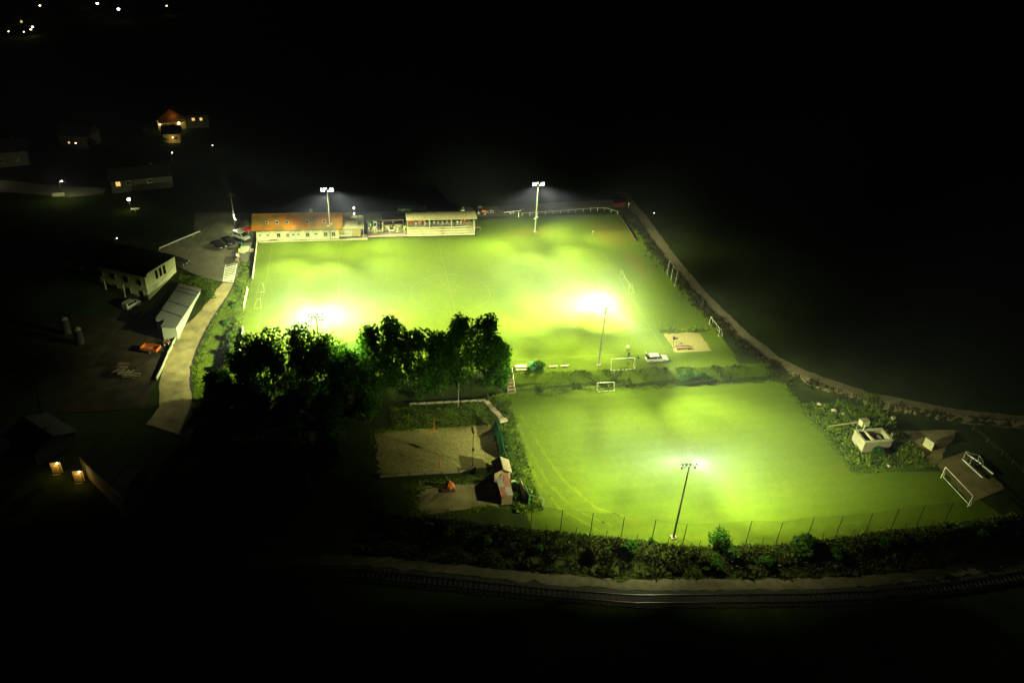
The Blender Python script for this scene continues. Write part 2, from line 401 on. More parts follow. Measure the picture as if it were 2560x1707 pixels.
strip('farm_track', pl - nrm * 1.55, pl + nrm * 1.55, gravel, .05, 1.0, 6, .12)
strip('sand_patch', [(44.0, -30), (44.2, -21.9)], [(52.2, -30), (52.2, -21.8)], sand, .03, .6, 12, .12)
strip('volleyball_sand', [(-19, -58.4), (-19, -46.2)], [(2.0, -58.2), (2.6, -46.6)], sand, .03, .5, 24, .3)
strip('dirt_yard', [(-14, -68.5), (-12, -61.3)], [(.2, -67.5), (.4, -62.5)], dirt, .03, .5, 14, .4)
strip('worn_ground', [(80.6, -77), (80.8, -66.5)], [(89, -74.5), (90, -64)], dirt, .05, .8, 10, .25)
strip('worn_apron', [(76, -65.8), (75.5, -57)], [(81, -66.8), (92, -58)], dirt, .045, .8, 10, .25)
# railway: gravel side strip, ballast, two rails
RW = [(-75, -68), (-50, -70.5), (-22, -74.0), (4, -81.0), (17, -84.0), (27.2, -85.3), (42, -87.2), (53.4, -88.2), (68, -88.3), (84.4, -87.6), (104, -85.6), (122, -83.5)]
strip('railway_path', [(x, y + .3) for x, y in RW], [(x, y - 1.7) for x, y in RW], mat('dimmed_gravel', (.07, .06, .028), .95, .4, .9, bump=.6, bscale=6), .06, 1.0, 4, .18)  # darker copy of the track gravel; weaker light put into its colour
strip('ballast', [(x, y - 2.0) for x, y in RW], [(x, y - 5.0) for x, y in RW], mat('ballast_stone', (.028, .026, .02), .95, .4, 2.5, bump=.8, bscale=5), .10, 1.0, 6, .1)
railm = mat('rail_steel', (.09, .08, .07), .4, .2, 4, metal=.7)
tr_root = struct(thing('railway_track', 'single railway line curving along the foot of the picture', 'railway', (0, 0, 0)), 'structure')
del tr_root['category']
def dense(pts, step):
    out = []
    for a, b in zip(pts[:-1], pts[1:]):
        k = max(1, int(math.dist(a, b) / step))
        out += [(a[0] + (b[0] - a[0]) * j / k, a[1] + (b[1] - a[1]) * j / k) for j in range(k)]
    return out + [pts[-1]]
for off in (2.8, 4.24):
    b = MB(); pp = dense([(x, y - off) for x, y in RW], 2.0)
    for p, q in zip(pp[:-1], pp[1:]):
        c = ((p[0] + q[0]) / 2, (p[1] + q[1]) / 2, hz(*p) + .26)
        b.box(c, (math.dist(p, q) + .01, .08, .16), math.atan2(q[1] - p[1], q[0] - p[0]))
    b.build('rail', railm, tr_root)
sl_mesh = None
slm = mat('sleeper_wood', (.03, .026, .02), .9, .3)
pp = dense([(x, y - 3.52) for x, y in RW if x > -25], .75)[:250]
for i, p in enumerate(pp[:-1]):
    q = pp[i + 1]
    if sl_mesh is None:
        o = MB().box((0, 0, 0), (.26, 2.5, .16)).build('sleeper', slm, tr_root); sl_mesh = o.data
    else:
        o = bpy.data.objects.new('sleeper', sl_mesh); C.objects.link(o); o.parent = tr_root
    o.location = (p[0], p[1], hz(*p) + .13); o.rotation_euler = (0, 0, math.atan2(q[1] - p[1], q[0] - p[0]))

# ------------------------------------------------------------------ floodlight masts
def spot(name, loc, aim, power, size, blend, parent, color=LAMP, radius=.35):
    d = bpy.data.lights.new(name, 'SPOT'); d.energy = power; d.spot_size = rad(size); d.spot_blend = blend; d.color = color; d.shadow_soft_size = radius
    o = bpy.data.objects.new(name, d); C.objects.link(o); o.parent = parent
    pl = Vector(parent.location)
    o.location = Vector(loc) - pl
    o.rotation_euler = (Vector(aim) - Vector(loc)).to_track_quat('-Z', 'Y').to_euler()
    return o
def bulb_light(name, loc, power, parent, color, radius=.15):
    d = bpy.data.lights.new(name, 'POINT'); d.energy = power; d.color = color; d.shadow_soft_size = radius
    o = bpy.data.objects.new(name, d); C.objects.link(o); o.parent = parent; o.location = Vector(loc) - Vector(parent.location); return o
head_mesh = {}
def flood_head(root, loc, aim, hs=.62):
    """drum housing with visor, its lens a sub-part; all heads share two meshes"""
    if not head_mesh:
        b = MB(); b.tube((0, 0, -.16), (0, 0, .1), .2, .29, 12); b.tube((0, 0, -.28), (0, 0, -.16), .1, .16, 10); b.box((0, .24, .16), (.46, .03, .22), rx=-.3); b.tube((-.32, 0, 0), (.32, 0, 0), .025, n=6)
        o = b.build('lamp_head', darksteel, root); head_mesh['h'] = o.data
        l = MB().tube((0, 0, .101), (0, 0, .125), .27, n=12).build('lens', lens, o); head_mesh['l'] = l.data
    else:
        o = bpy.data.objects.new('lamp_head', head_mesh['h']); C.objects.link(o); adopt(o, root)
        l = bpy.data.objects.new('lens', head_mesh['l']); C.objects.link(l); adopt(l, o)
    o.location = Vector(loc) - Vector(root.location); o.scale = (hs, hs, hs)
    o.rotation_euler = (Vector(aim) - Vector(loc)).to_track_quat('Z', 'Y').to_euler()
polem = mat('mast_steel', (.3, .31, .22), .5, .08, 4)
def mast(loc, top, label, heads, aims, beams, boxes=False, arms=((0, 1.5),)):
    root = thing('floodlight_mast', label, 'floodlight', loc, 0, 'floodlight masts of the sports ground')
    x, y, z = loc; H = top - z
    MB().tube((0, 0, 0), (0, 0, H), .2, .09, 12).build('pole', polem, root, smooth=False)
    MB().box((0, 0, .12), (.9, .9, .24)).build('foundation', conc, root)
    b = MB()
    for dz, hw in arms: b.box((0, 0, H + dz), (2 * hw, .06, .06))
    b.build('crossarm', polem, root)
    if boxes:
        MB().box((.28, -.05, 4.4), (.5, .35, .4)).build('control_box', steel, root)
        MB().box((-.3, -.05, 3.9), (.6, .3, .25)).build('control_box', steel, root)
    for i, (dx, dz) in enumerate(heads):
        flood_head(root, (x + dx, y + (.22 if aims[i % len(aims)][1] > y else -.22), top + dz), aims[i % len(aims)], .5 if boxes else .62)
    for i, (aim, pw, size, blend) in enumerate(beams):
        spot('flood_beam', (x + ((i / max(1, len(beams) - 1)) - .5) * 2.4, y + (1.25 if aim[1] > y else -1.25), top - .15), aim, pw * FLOOD, size, blend, root)
    return root
H8 = [(-1.35, .25), (-.8, .25), (.8, .25), (1.35, .25), (-1.35, -.3), (-.8, -.3), (.8, -.3), (1.35, -.3), (-.35, .3), (.35, -.35)]
H12 = [(-1.3, .55), (.2, .6), (1.1, .65), (-1.45, 0), (-.85, -.02), (-.25, 0), (.35, .02), (.95, .02), (1.5, .02), (-1.0, -.62), (.55, -.62), (1.1, -.55)]
HD = [(-1.0, .3), (-.35, .28), (.2, .28), (1.2, .2), (-1.0, -.35), (1.1, -.4)]
# every beam: (point it is aimed at, power, opening angle, softness)
mast((-27.5, 30.75, 0), 13.8, 'tall floodlight mast in front of the orange roofed clubhouse', H8, [(-36, 0, 0), (-27, -2, 0), (-14, 0, 0)],
     [((-45.2, 26.4, 0.0), 0.329, 60, 1), ((-33.9, 19.3, 0.0), 0.214, 95, 1), ((-40.2, 9.1, 0.0), 1.341, 46, 1), ((-27.5, 5.5, 0.0), 1.353, 46, 1), ((-24.2, 18.0, 0.0), 0.238, 150, 1), ((-8.2, 6.5, 0.0), 1.018, 46, 1), ((-12.6, 19.4, 0.0), 0.368, 80, 1), ((-3.9, 25.3, 0.0), 0.688, 60, 1)], True)
mast((26.7, 32.6, 0), 13.8, 'tall floodlight mast on the grass right of the grandstand', H8, [(14, 0, 0), (26, -2, 0), (38, 0, 0)],
     [((6.8, 17.9, 0.0), 0.837, 60, 1), ((13.3, 19.3, 0.0), 0.261, 95, 1), ((24.3, 25.9, 0.0), 0.176, 150, 1), ((20.1, 8.3, 0.0), 1.010, 46, 1), ((35.0, 2.5, 0.0), 0.788, 46, 1), ((36.5, 9.4, 0.0), 0.844, 60, 1), ((49.5, 23.9, 0.0), 0.479, 46, 1), ((38.5, 29.3, 0.0), 0.278, 95, 1)], True)
mast((-28.4, -32.7, hz(-28.4, -32.7)), 13.8, 'floodlight mast whose lamps show just above the left tree tops', H12, [(-36, -5, 0), (-28, -5, 0), (-12, -3, 0)],
     [((-33.4, -28.1, 0.0), 0.337, 110, 1), ((-38.3, -24.7, 0.0), 0.491, 80, 1), ((-43.3, -21.4, 0.0), 0.282, 46, 1), ((-48.3, -18.0, 0.0), 0.417, 46, 1), ((-41.1, -11.1, 0.0), 0.421, 46, 1), ((-38.2, -9.5, 0.0), 1.909, 46, 1), ((-36.7, -2.6, 0.0), 1.758, 46, 1), ((-30.9, -13.6, 0.0), 0.707, 46, 1), ((-33.4, 4.2, 0.0), 0.296, 46, 1), ((-25.1, -7.7, 0.0), 2.015, 46, 1), ((-23.4, -14.1, 0.0), 0.558, 60, 1), ((-21.8, -8.4, 0.0), 0.871, 46, 1), ((-16.2, -4.0, 0.0), 1.683, 46, 1), ((-12.5, -6.0, 0.0), 1.080, 46, 1), ((-24.5, -26.9, 0.0), 0.312, 60, 1), ((-6.1, -11.4, 0.0), 2.264, 46, 1), ((-8.5, -18.0, 0.0), 0.226, 60, 1), ((1.4, -11.3, 0.0), 0.542, 46, 1), ((-10.4, -30.8, 0.0), 0.227, 60, 1), ((-4.4, -30.6, 0.0), 0.798, 46, 1), ((-16.5, -32.7, 0.0), 0.455, 95, 1)], False, ((.3, 1.5), (-.3, 1.5)))
mast((26.4, -33.0, hz(26.4, -33.0)), 13.8, 'floodlight mast on the near touchline between benches and white goal', H12, [(12, -3, 0), (27, -5, 0), (39, -4, 0), (34, -62, -2)],
     [((20.4, -32.4, 0.0), 0.293, 60, 1), ((8.4, -31.1, 0.0), 0.230, 60, 1), ((2.4, -30.9, 0.0), 0.828, 46, 1), ((-0.6, -18.6, 0.0), 0.992, 46, 1), ((16.5, -25.0, 0.0), 0.164, 46, 1), ((-0.4, -7.7, 0.0), 0.746, 46, 1), ((-6.3, -2.3, 0.0), 0.889, 46, 1), ((16.9, -16.5, 0.0), 0.623, 60, 1), ((10.5, -6.3, 0.0), 2.143, 46, 1), ((7.3, -1.2, 0.0), 0.218, 46, 1), ((22.2, -2.0, 0.0), 2.579, 46, 1), ((26.4, -1.8, 0.0), 1.818, 46, 1), ((28.1, -26.0, 0.0), 0.376, 60, 1), ((33.0, -8.7, 0.0), 2.683, 46, 1), ((38.6, -4.3, 0.0), 1.801, 46, 1), ((39.1, -11.4, 0.0), 1.096, 46, 1), ((42.6, -23.9, 0.0), 0.703, 60, 1), ((48.0, -21.2, 0.0), 0.412, 46, 1), ((50.3, -34.3, 0.0), 0.304, 46, 1), ((54.2, -43.0, -2.6), 1.157, 46, 1), ((31.4, -35.1, -2.6), 0.214, 60, 1), ((43.1, -49.0, -2.6), 0.298, 60, 1), ((47.2, -53.3, -2.6), 1.731, 46, 1), ((28.9, -49.6, -2.6), 0.207, 46, 1), ((29.7, -55.5, -2.6), 0.493, 46, 1), ((25.6, -43.7, -2.6), 0.296, 60, 1), ((19.8, -54.8, -2.6), 0.188, 46, 1), ((11.0, -50.1, -2.6), 0.537, 46, 1)], False, ((.3, 1.5), (-.3, 1.5)))
mast((26.3, -78.2, -2.6), 12.0, 'floodlight mast of the lower training pitch beside the high fence', HD, [(12, -66, -2.6), (28, -60, -2.6), (48, -62, -2.6)],
     [((20.3, -76.7, -2.6), 0.232, 80, 1), ((8.6, -73.8, -2.6), 0.153, 60, 1), ((8.5, -60.9, -2.6), 0.488, 60, 1), ((10.4, -51.5, -2.6), 0.478, 60, 1), ((19.0, -60.5, -2.6), 0.235, 80, 1), ((23.0, -53.2, -2.6), 0.494, 60, 1), ((29.6, -65.4, -2.6), 0.195, 60, 1), ((39.0, -56.6, -2.6), 0.366, 60, 1), ((42.2, -51.5, -2.6), 0.386, 60, 1), ((31.3, -73.6, -2.6), 0.113, 130, 1), ((58.7, -61.2, -2.6), 0.501, 60, 1), ((37.7, -73.2, -2.6), 0.336, 95, 1), ((49.1, -69.5, -2.6), 1.001, 60, 1)], False, ((.05, 1.2),))

# ------------------------------------------------------------------ clubhouse
ch = thing('clubhouse', 'long cream clubhouse with orange and brown tiled roof at the far touchline', 'building', (-36, 35, 0))
O = ch.location.copy()
wl = MB(); wl.prism([(-45.8, 31), (-25.35, 31), (-25.35, 39.9), (-45.8, 39.9)], 0, 3.05)
for u in (-45.8, -25.35):   # gable walls
    s_ = 1 if u < -30 else -1
    wl.add([(u, 31.0, 3.05), (u, 39.9, 3.05), (u, 35.45, 5.2), (u + .3 * s_, 31.0, 3.05), (u + .3 * s_, 39.9, 3.05), (u + .3 * s_, 35.45, 5.2)], [(0, 1, 2), (5, 4, 3), (0, 2, 5, 3), (1, 4, 5, 2), (0, 3, 4, 1)])
wl.build('wall', wallpaint, ch, O)
rf = MB(); N = 15
for side in (1, -1):
    for k in range(N):
        t0, t1 = k / N, (k + 1) / N
        v0 = 35.45 + side * (-5.05) * (1 - t0); v1 = 35.45 + side * (-5.05) * (1 - t1 - .02)
        z0 = 3.16 + 2.4 * t0 + .05; z1 = 3.16 + 2.4 * t1 + .0
        rf.add([(-46.8, v0, z0), (-24.3, v0, z0), (-24.3, v1, z1), (-46.8, v1, z1), (-46.8, v0, z0 - .1), (-24.3, v0, z0 - .1), (-24.3, v1, z1 - .1), (-46.8, v1, z1 - .1)],
               [(0, 1, 2, 3), (7, 6, 5, 4), (0, 4, 5, 1), (1, 5, 6, 2), (2, 6, 7, 3), (3, 7, 4, 0)])
roof = rf.build('roof', rooftile, ch, O)
MB().box((-35.55, 35.45, 5.62), (22.6, .34, .14)).build('ridge_tiles', mat('ridge_clay', (.22, .12, .04), .9, .2), roof, O)
MB().box((-35.55, 30.3, 3.1), (22.5, .14, .12)).build('gutter', mat('brown_gutter', (.05, .035, .015), .5), roof, O)
cb = MB().box((-32.2, 36.4, 5.7), (.75, .55, 1.1)).build('chimney', conc_l, roof, O)
for u in (-43.1, -40.6, -38.1, -33.1, -29.0):
    f = MB()
    for dx, dy, sx, sy in ((-.36, 0, .1, .95), (.36, 0, .1, .95), (0, .43, .62, .1), (0, -.43, .62, .1)):
        f.box((u + dx, 32.6 + dy * .9, 4.36 + dy * .9 * .475), (sx, sy, .14), rx=math.atan(.475))
    sk = f.build('skylight', steel, roof, O); MB().box((u, 32.6, 4.32), (.62, .8, .04), rx=math.atan(.475)).build('pane', glass, sk, O)
hood = mat('hood_moulding', (.36, .36, .2), .8, .1)
def arch(u, z, hw, rise):
    b = MB(); n = 10; ring = []
    for i in range(n + 1):
        t = math.pi * i / n; ring.append((u - math.cos(t) * hw, z + math.sin(t) * rise))
    for (x0, z0), (x1, z1) in zip(ring[:-1], ring[1:]):
        b.box(((x0 + x1) / 2, 30.93, (z0 + z1) / 2), (math.dist((x0, z0), (x1, z1)) + .04, .16, .13), ry=-math.atan2(z1 - z0, x1 - x0))
    return b
for u in (-44.9, -43.0, -36.72, -35.44, -31.1):
    d = MB().box((u, 30.97, 1.13), (.95, .1, 1.96)).build('door', white, ch, O)
    fr = MB(); fr.box((u - .54, 30.95, 1.17), (.1, .16, 2.04)); fr.box((u + .54, 30.95, 1.17), (.1, .16, 2.04)); fr.box((u, 30.95, 2.17), (1.18, .16, .1)); fr.build('door_frame', frame, d, O)
    MB().box((u, 30.9, 1.72), (.58, .05, .28)).build('pane', glass, d, O)
    MB().box((u + .36, 30.88, 1.1), (.05, .08, .16)).build('handle', darksteel, d, O)
    arch(u, 2.26, .82, .38).build('arched_hood', hood, ch, O)
for u, wd, hh, ar in ((-40.33, .95, 1.05, 1), (-38.1, .75, .7, 0), (-33.16, .95, 1.05, 1), (-28.72, .95, 1.05, 1), (-26.73, .95, 1.05, 1)):
    wn = MB()
    for dx, dz, sx, sz in ((-wd / 2, 0, .12, hh + .12), (wd / 2, 0, .12, hh + .12), (0, hh / 2, wd - .12, .12), (0, -hh / 2, wd - .12, .12), (0, 0, .07, hh - .12)):
        wn.box((u + dx, 30.95, 1.62 + dz), (sx, .14, sz))
    o = wn.build('window', frame, ch, O)
    MB().box((u, 30.985, 1.62), (wd - .1, .05, hh - .1)).build('pane', glass, o, O)
    MB().box((u, 30.88, 1.62 - hh / 2 - .14), (wd + .4, .26, .1)).build('sill', hood, o, O)
    if ar: arch(u, 1.72 + hh / 2, .78, .3).build('arched_hood', hood, ch, O)
sheet('clubhouse_terrace', [(-45.8, 30.45), (-18.4, 30.75), (-18.4, 31.9), (-45.8, 31.0)], conc, .06)
kb = thing('pitch_kerb', 'pale concrete kerb running along the clubhouse front', 'kerb', (-32, 30.3, 0))
for k in range(14):
    x0 = -45.4 + k * 1.95
    MB().box((x0 + .97, 30.25 + .02 * k, .18), (1.92, .34, .36)).build('kerb_stone', conc_l, kb, kb.location, bevel=.03)
# wooden bench on the terrace
def bench(loc, rz, L, label, m=wood, group=None, back=False, hgt=.45):
    t = thing('bench', label, 'bench', loc, rz, group)
    MB().box((0, 0, hgt), (L, .34, .06)).build('seat', m, t)
    for s in (-1, 1): MB().box((s * L * .4, 0, hgt / 2 - .015), (.07, .3, hgt - .03)).build('leg', m, t)
    if back: MB().box((0, .2, hgt + .34), (L, .05, .26), rx=-.15).build('backrest', m, t)
    return t
bench((-41.6, 30.75, .06), 0, 1.7, 'small brown bench under the clubhouse wall between door and arched window')
# chairs: one built, the rest copied
def make_chair(name, label, m, group, back_h=.5):
    t = thing(name, label, 'chair', (0, 0, 0), 0, group)
    MB().box((0, 0, .45), (.46, .46, .05)).build('seat', m, t)
    MB().box((0, .23, .47 + back_h / 2 + .03), (.46, .04, back_h), rx=-.12).build('backrest', m, t)
    for sx in (-1, 1):
        for sy in (-1, 1): MB().tube((sx * .2, sy * .2, .43), (sx * .23, sy * .24, 0), .022, n=6).build('leg', m, t)
    return t
def chairs(name, m, group, spots, lab, back_h=.5):
    first = None
    for i, (x, y, z, r) in enumerate(spots):
        if first is None:
            first = make_chair(name, lab(i), m, group, back_h); first.location = (x, y, z); first.rotation_euler = (0, 0, r)
        else: copy_tree(first, None, (x, y, z), r, lab(i))
chairs('folding_chair', white, 'folding chairs under the terrace slab', [(-25.0 + .42 * i + (.12 if i > 2 else 0), 31.9, .06, math.pi + random.uniform(-.15, .15)) for i in range(7)],
       lambda i: f'{ORD[i]} white folding chair from the left in front of the ochre wall')

# ------------------------------------------------------------------ terrace annex beside the clubhouse
an = thing('terrace_annex', 'flat concrete terrace with ochre wall below and dark screen above, right of clubhouse', 'building', (-22, 35, 0)); O = an.location.copy()
MB().prism([(-25.3, 32.7), (-19.8, 32.7), (-19.8, 39.5), (-25.3, 39.5)], 0, 2.55).build('wall', ochre, an, O)
MB().box((-21.9, 35.6, 2.72), (6.0, 8.2, .28)).build('terrace_slab', conc_l, an, O)
MB().box((-20.45, 35.6, 3.55), (.14, 5.0, 1.36)).build('screen', darksteel, an, O)
MB().box((-23.5, 38.6, 3.5), (3.0, .16, 1.25)).build('parapet', conc, an, O)
for k in range(4): MB().box((-22.2, 37.6 - k * .42, 2.93 + .13 * k), (2.6, .4, .13)).build('terrace_step', conc, an, O)
for x, y in ((-19.1, 31.75), (-21.6, 31.75)): MB().tube((x, y, 0), (x, y, 2.58), .07, n=8).build('post', steel, an, O)
hr = MB(); hr.path([(-19.3, 32.2, 2.1), (-20.2, 31.9, .95)], .04); hr.tube((-20.2, 31.9, 0), (-20.2, 31.9, .95), .04); hr.build('handrail', white, an, O)
sgn = thing('notice_board', 'overlit white notice board on the ochre wall under the terrace', 'sign', (-22.95, 32.62, .6))
MB().box((0, 0, .62), (1.95, .08, 1.1)).build('panel', white, sgn)
fb = MB(); fb.box((0, .03, 1.22), (2.1, .1, .09)); fb.box((0, .03, .03), (2.1, .1, .09)); fb.box((-1.02, .03, .62), (.09, .1, 1.1)); fb.box((1.02, .03, .62), (.09, .1, 1.1)); fb.build('frame', steel, sgn)
st = thing('garden_steps', 'five concrete steps climbing from the touchline to the beer garden', 'steps', (-18.9, 31.4, 0))
for k in range(5): MB().box((0, .12 + k * .26, .06 + .1 * k), (1.5, .3, .12)).build('step', conc, st)
gl = thing('globe_lamp', 'post lamp with two glowing white globes behind the terrace annex', 'lamp', (-21.3, 40.2, 0))
MB().tube((0, 0, 0), (0, 0, 4.7), .05, n=8).build('post', darksteel, gl)
for z in (4.8, 3.25): MB().sph((0, -.12 if z < 4 else 0, z), .2).build('globe', bulb, gl, smooth=True)
bulb_light('globe_light', (-21.3, 40.0, 4.4), 260, gl, (1, 1, .85), .2)

# ------------------------------------------------------------------ beer garden
bgz = .42
g_ = thing('garden_wall', 'low rough stone wall along the front of the beer garden', 'wall', (-13, 31.9, 0))
x = -18.0
while x < -8.0:
    wd = random.uniform(.26, .5)
    for zz in (0, 1):
        s_ = MB().box((0, 0, 0), (wd - .03, .42, .23), taper=.88).build('stone', mat('garden_stone_%d' % random.randint(0, 2), random.choice([(.4, .28, .2), (.48, .42, .26), (.3, .22, .15)]), .9, .2), g_, bevel=.03)
        s_.location = (x + wd / 2 + 13 + zz * .1, random.uniform(-.04, .04), .12 + zz * .24)
    x += wd
MB().prism([(-18, 32.1), (-7.9, 32.1), (-7.9, 36.4), (-18, 36.4)], 0, bgz).build('garden_floor', conc)
struct(bpy.data.objects['garden_floor'])
hu = thing('snack_hut', 'low flat roofed snack hut with two white serving counters', 'hut', (-13, 37.5, 0)); O = hu.location.copy()
hw = MB(); hw.box((-13.2, 39.2, 1.5), (9.4, .15, 3.0)); hw.box((-17.85, 37.8, 1.5), (.15, 2.8, 3.0)); hw.box((-8.5, 37.8, 1.5), (.15, 2.8, 3.0)); hw.box((-14.1, 37.8, 1.5), (.12, 2.8, 3.0)); hw.build('wall', woodd, hu, O)
MB().box((-16.2, 37.6, 3.06), (4.3, 3.8, .12), rx=.03).build('roof', mat('pale_felt_roof', (.15, .18, .13), .8, .2), hu, O)
MB().box((-11.1, 37.8, 3.0), (5.7, 3.4, .12), rx=.03).build('roof', mat('dark_felt_roof', (.035, .03, .02), .8, .2), hu, O)
for u, wd in ((-12.55, 2.0), (-9.95, 2.0)):
    c_ = MB().box((u, 36.3, .98), (wd, .5, 1.05)).build('counter', white_old, hu, O); MB().box((u, 36.2, 1.53), (wd + .12, .7, .06)).build('counter_top', woodl, c_, O)
for u in (-11.28, -8.6, -13.9, -17.75): MB().box((u, 36.15, 1.7), (.1, .1, 2.55)).build('post', steel, hu, O)
MB().box((-11.2, 36.05, 2.86), (5.6, .08, .22)).build('fascia', wood, hu, O)
for i, (u, wd, hh, mm, lb) in enumerate(((-17.2, .55, 1.9, greent, 'pale green drinks fridge at the left end of the snack hut'), (-16.0, .95, 2.1, white, 'tall white fridge with dark picture beside the snack hut'), (-15.1, .7, 1.8, mat('grey_cabinet', (.12, .13, .09), .5), 'grey glass door fridge in the snack hut'))):
    f_ = thing('fridge', lb, 'fridge', (u, 36.35, bgz), 0, 'fridges of the snack hut')
    MB().box((0, 0, hh / 2), (wd, .6, hh)).build('body', mm, f_, bevel=.03)
    MB().box((0, -.31, hh * .62), (wd * .74, .03, hh * .42)).build('door_pane', glass if i else white_old, f_)
pbn = thing('poster_board', 'white paper posters pinned up between fridge and counter', 'poster', (-14.0, 36.0, bgz))
MB().box((0, 0, 1.1), (.5, .05, 1.5)).build('board', wood, pbn)
for dx, dz, sx, sz in ((-.08, 1.6, .3, .42), (.1, 1.12, .26, .3), (-.06, .7, .34, .3)): MB().box((dx, -.035, dz), (sx, .012, sz)).build('sheet', white, pbn)
def table(loc, rz, L, W_, m, label, group):
    t = thing('table', label, 'table', loc, rz, group)
    MB().box((0, 0, .74), (L, W_, .05)).build('tabletop', m, t)
    for sx in (-1, 1):
        for sy in (-1, 1): MB().tube((sx * (L / 2 - .12), sy * (W_ / 2 - .1), .72), (sx * (L / 2 - .08), sy * (W_ / 2 - .07), 0), .028, n=6).build('leg', steel, t)
    return t
table((-15.2, 33.2, bgz), .03, 1.25, .75, white, 'bright white table on the left of the beer garden', 'beer garden tables')
table((-11.75, 33.3, bgz), -.02, 1.25, .75, white, 'bright white table on the right of the beer garden', 'beer garden tables')
table((-13.5, 34.2, bgz), .1, 1.2, .7, woodl, 'wooden table between the two white beer garden tables', 'beer garden tables')
table((-17.2, 33.5, bgz), .0, 1.2, .7, woodl, 'wooden table at the left end of the beer garden', 'beer garden tables')
table((-9.2, 34.1, bgz), -.1, 1.2, .7, wood, 'dark wooden table at the right end of the beer garden', 'beer garden tables')
beige = mat('beige_plastic', (.5, .44, .17), .6, .1)
cs = [(-17.7, 34.4), (-16.7, 34.5), (-16.2, 33.1), (-15.6, 34.2), (-14.3, 33.6), (-13.9, 35.1), (-12.9, 35.2), (-12.4, 34.2), (-11.0, 34.3), (-10.4, 33.2), (-9.6, 35.2), (-8.6, 35.0), (-8.4, 33.2)]
chairs('garden_chair', beige, 'high backed chairs of the beer garden', [(x, y, bgz, random.uniform(-.6, .6) + (math.pi if i % 4 == 3 else 0)) for i, (x, y) in enumerate(cs)], lambda i: f'{ORD[i]} beige high backed chair from the left in the beer garden', .72)
pad = thing('lime_bin', 'bright lime green bin standing beside the left end of the grandstand', 'bin', (-8.2, 34.6, bgz))
MB().box((0, 0, .4), (.5, .5, .8), taper=1.1).build('body', blackm, pad); MB().box((0, -.02, 1.1), (.62, .45, .6)).build('lid', mat('lime_plastic', (.4, .55, .06), .5), pad)
ss = thing('side_stairs', 'narrow dark stairs with white nosings between snack hut and grandstand', 'stairs', (-8.15, 36.2, 0))
for k in range(6):
    s_ = MB().box((.05, k * .3, .3 + k * .25), (.7, .3, .24)).build('step', woodd, ss); MB().box((.05, k * .3 - .15, .42 + k * .25), (.72, .04, .06)).build('nosing', white, s_)

# ------------------------------------------------------------------ grandstand
gs = thing('grandstand', 'small covered grandstand with concrete steps and curved metal roof', 'grandstand', (1.2, 34, 0)); O = gs.location.copy()
rows = [(31.7, 32.45, .42), (32.45, 33.2, .84), (33.2, 33.9, 1.24), (33.9, 36.9, 1.6)]
for v0, v1, z in rows: MB().b2((-7.8, v0, 0), (10.15, v1, z)).build('step', conc_l, gs, O)
MB().b2((-7.8, 36.85, 0), (10.15, 37.0, 4.2)).build('back_wall', woodd, gs, O)
MB().b2((-7.85, 34.3, 1.6), (-7.75, 36.8, 4.0)).build('side_wall', woodd, gs, O)
MB().b2((10.1, 35.2, 1.6), (10.2, 36.8, 4.2)).build('side_wall', wood, gs, O)
rfb = MB(); n = 9; sec = [(32.95 + 4.3 * i / n, 4.02 + .75 * math.sin(math.pi * (.08 + .62 * i / n)) - .14) for i in range(n + 1)]
for k in range(24):
    x0, x1 = -7.95 + k * 18.75 / 24, -7.95 + (k + 1) * 18.75 / 24
    for (v0, z0), (v1, z1) in zip(sec[:-1], sec[1:]):
        e = .03 * (k % 2)
        rfb.add([(x0, v0, z0 + e), (x1, v0, z0 + e), (x1, v1, z1 + e), (x0, v1, z1 + e), (x0, v0, z0 - .08), (x1, v0, z0 - .08), (x1, v1, z1 - .08), (x0, v1, z1 - .08)], [(0, 1, 2, 3), (7, 6, 5, 4), (0, 4, 5, 1), (2, 6, 7, 3), (1, 5, 6, 2), (3, 7, 4, 0)])
rfb.build('roof', mat('cream_sheet_roof', (.52, .47, .25), .5, .1, 1), gs, O)
for u in (-7.65, -1.85, 4.0, 9.95): MB().b2((u - .07, 33.25, 1.24), (u + .07, 33.4, 4.08)).build('post', white_old, gs, O)
MB().b2((9.98, 32.0, 0), (10.12, 32.14, 4.0)).build('post', white_old, gs, O)
rb = MB(); rb.path([(-7.6, 33.95, 2.45), (10.0, 33.95, 2.45)], .035)
for u in np.arange(-7.6, 10.1, 2.2): rb.tube((u, 33.95, 1.6), (u, 33.95, 2.45), .03)
rb.build('railing', steel, gs, O)
for k in range(3):
    z = rows[k][2]; hb = MB(); hb.path([(8.2, rows[k][0] + .35, z + .28), (9.8, rows[k][0] + .35, z + .28)], .035); hb.tube((8.2, rows[k][0] + .35, z), (8.2, rows[k][0] + .35, z + .28), .035); hb.build('hand_bar', darksteel, gs, O)
for k, (u, v, z) in enumerate(((1.6, 31.85, .42), (1.6, 32.6, .84), (1.6, 33.3, 1.24))): MB().box((u, v + .2, z + .04), (1.0, .5, .08)).build('hatch', wood, gs, O)
lgt = MB().sph((3.4, 33.5, 3.9), .13).build('lamp', bulb, gs, O, smooth=True)
chairs('grey_chair', steel, 'metal chairs on the grandstand deck', [(-5.4 + i * 1.22 + random.uniform(-.2, .2), 34.6 + random.uniform(0, .5), 1.6, random.uniform(-.4, .4)) for i in range(11)], lambda i: f'{ORD[i]} grey metal chair from the left on the grandstand deck')
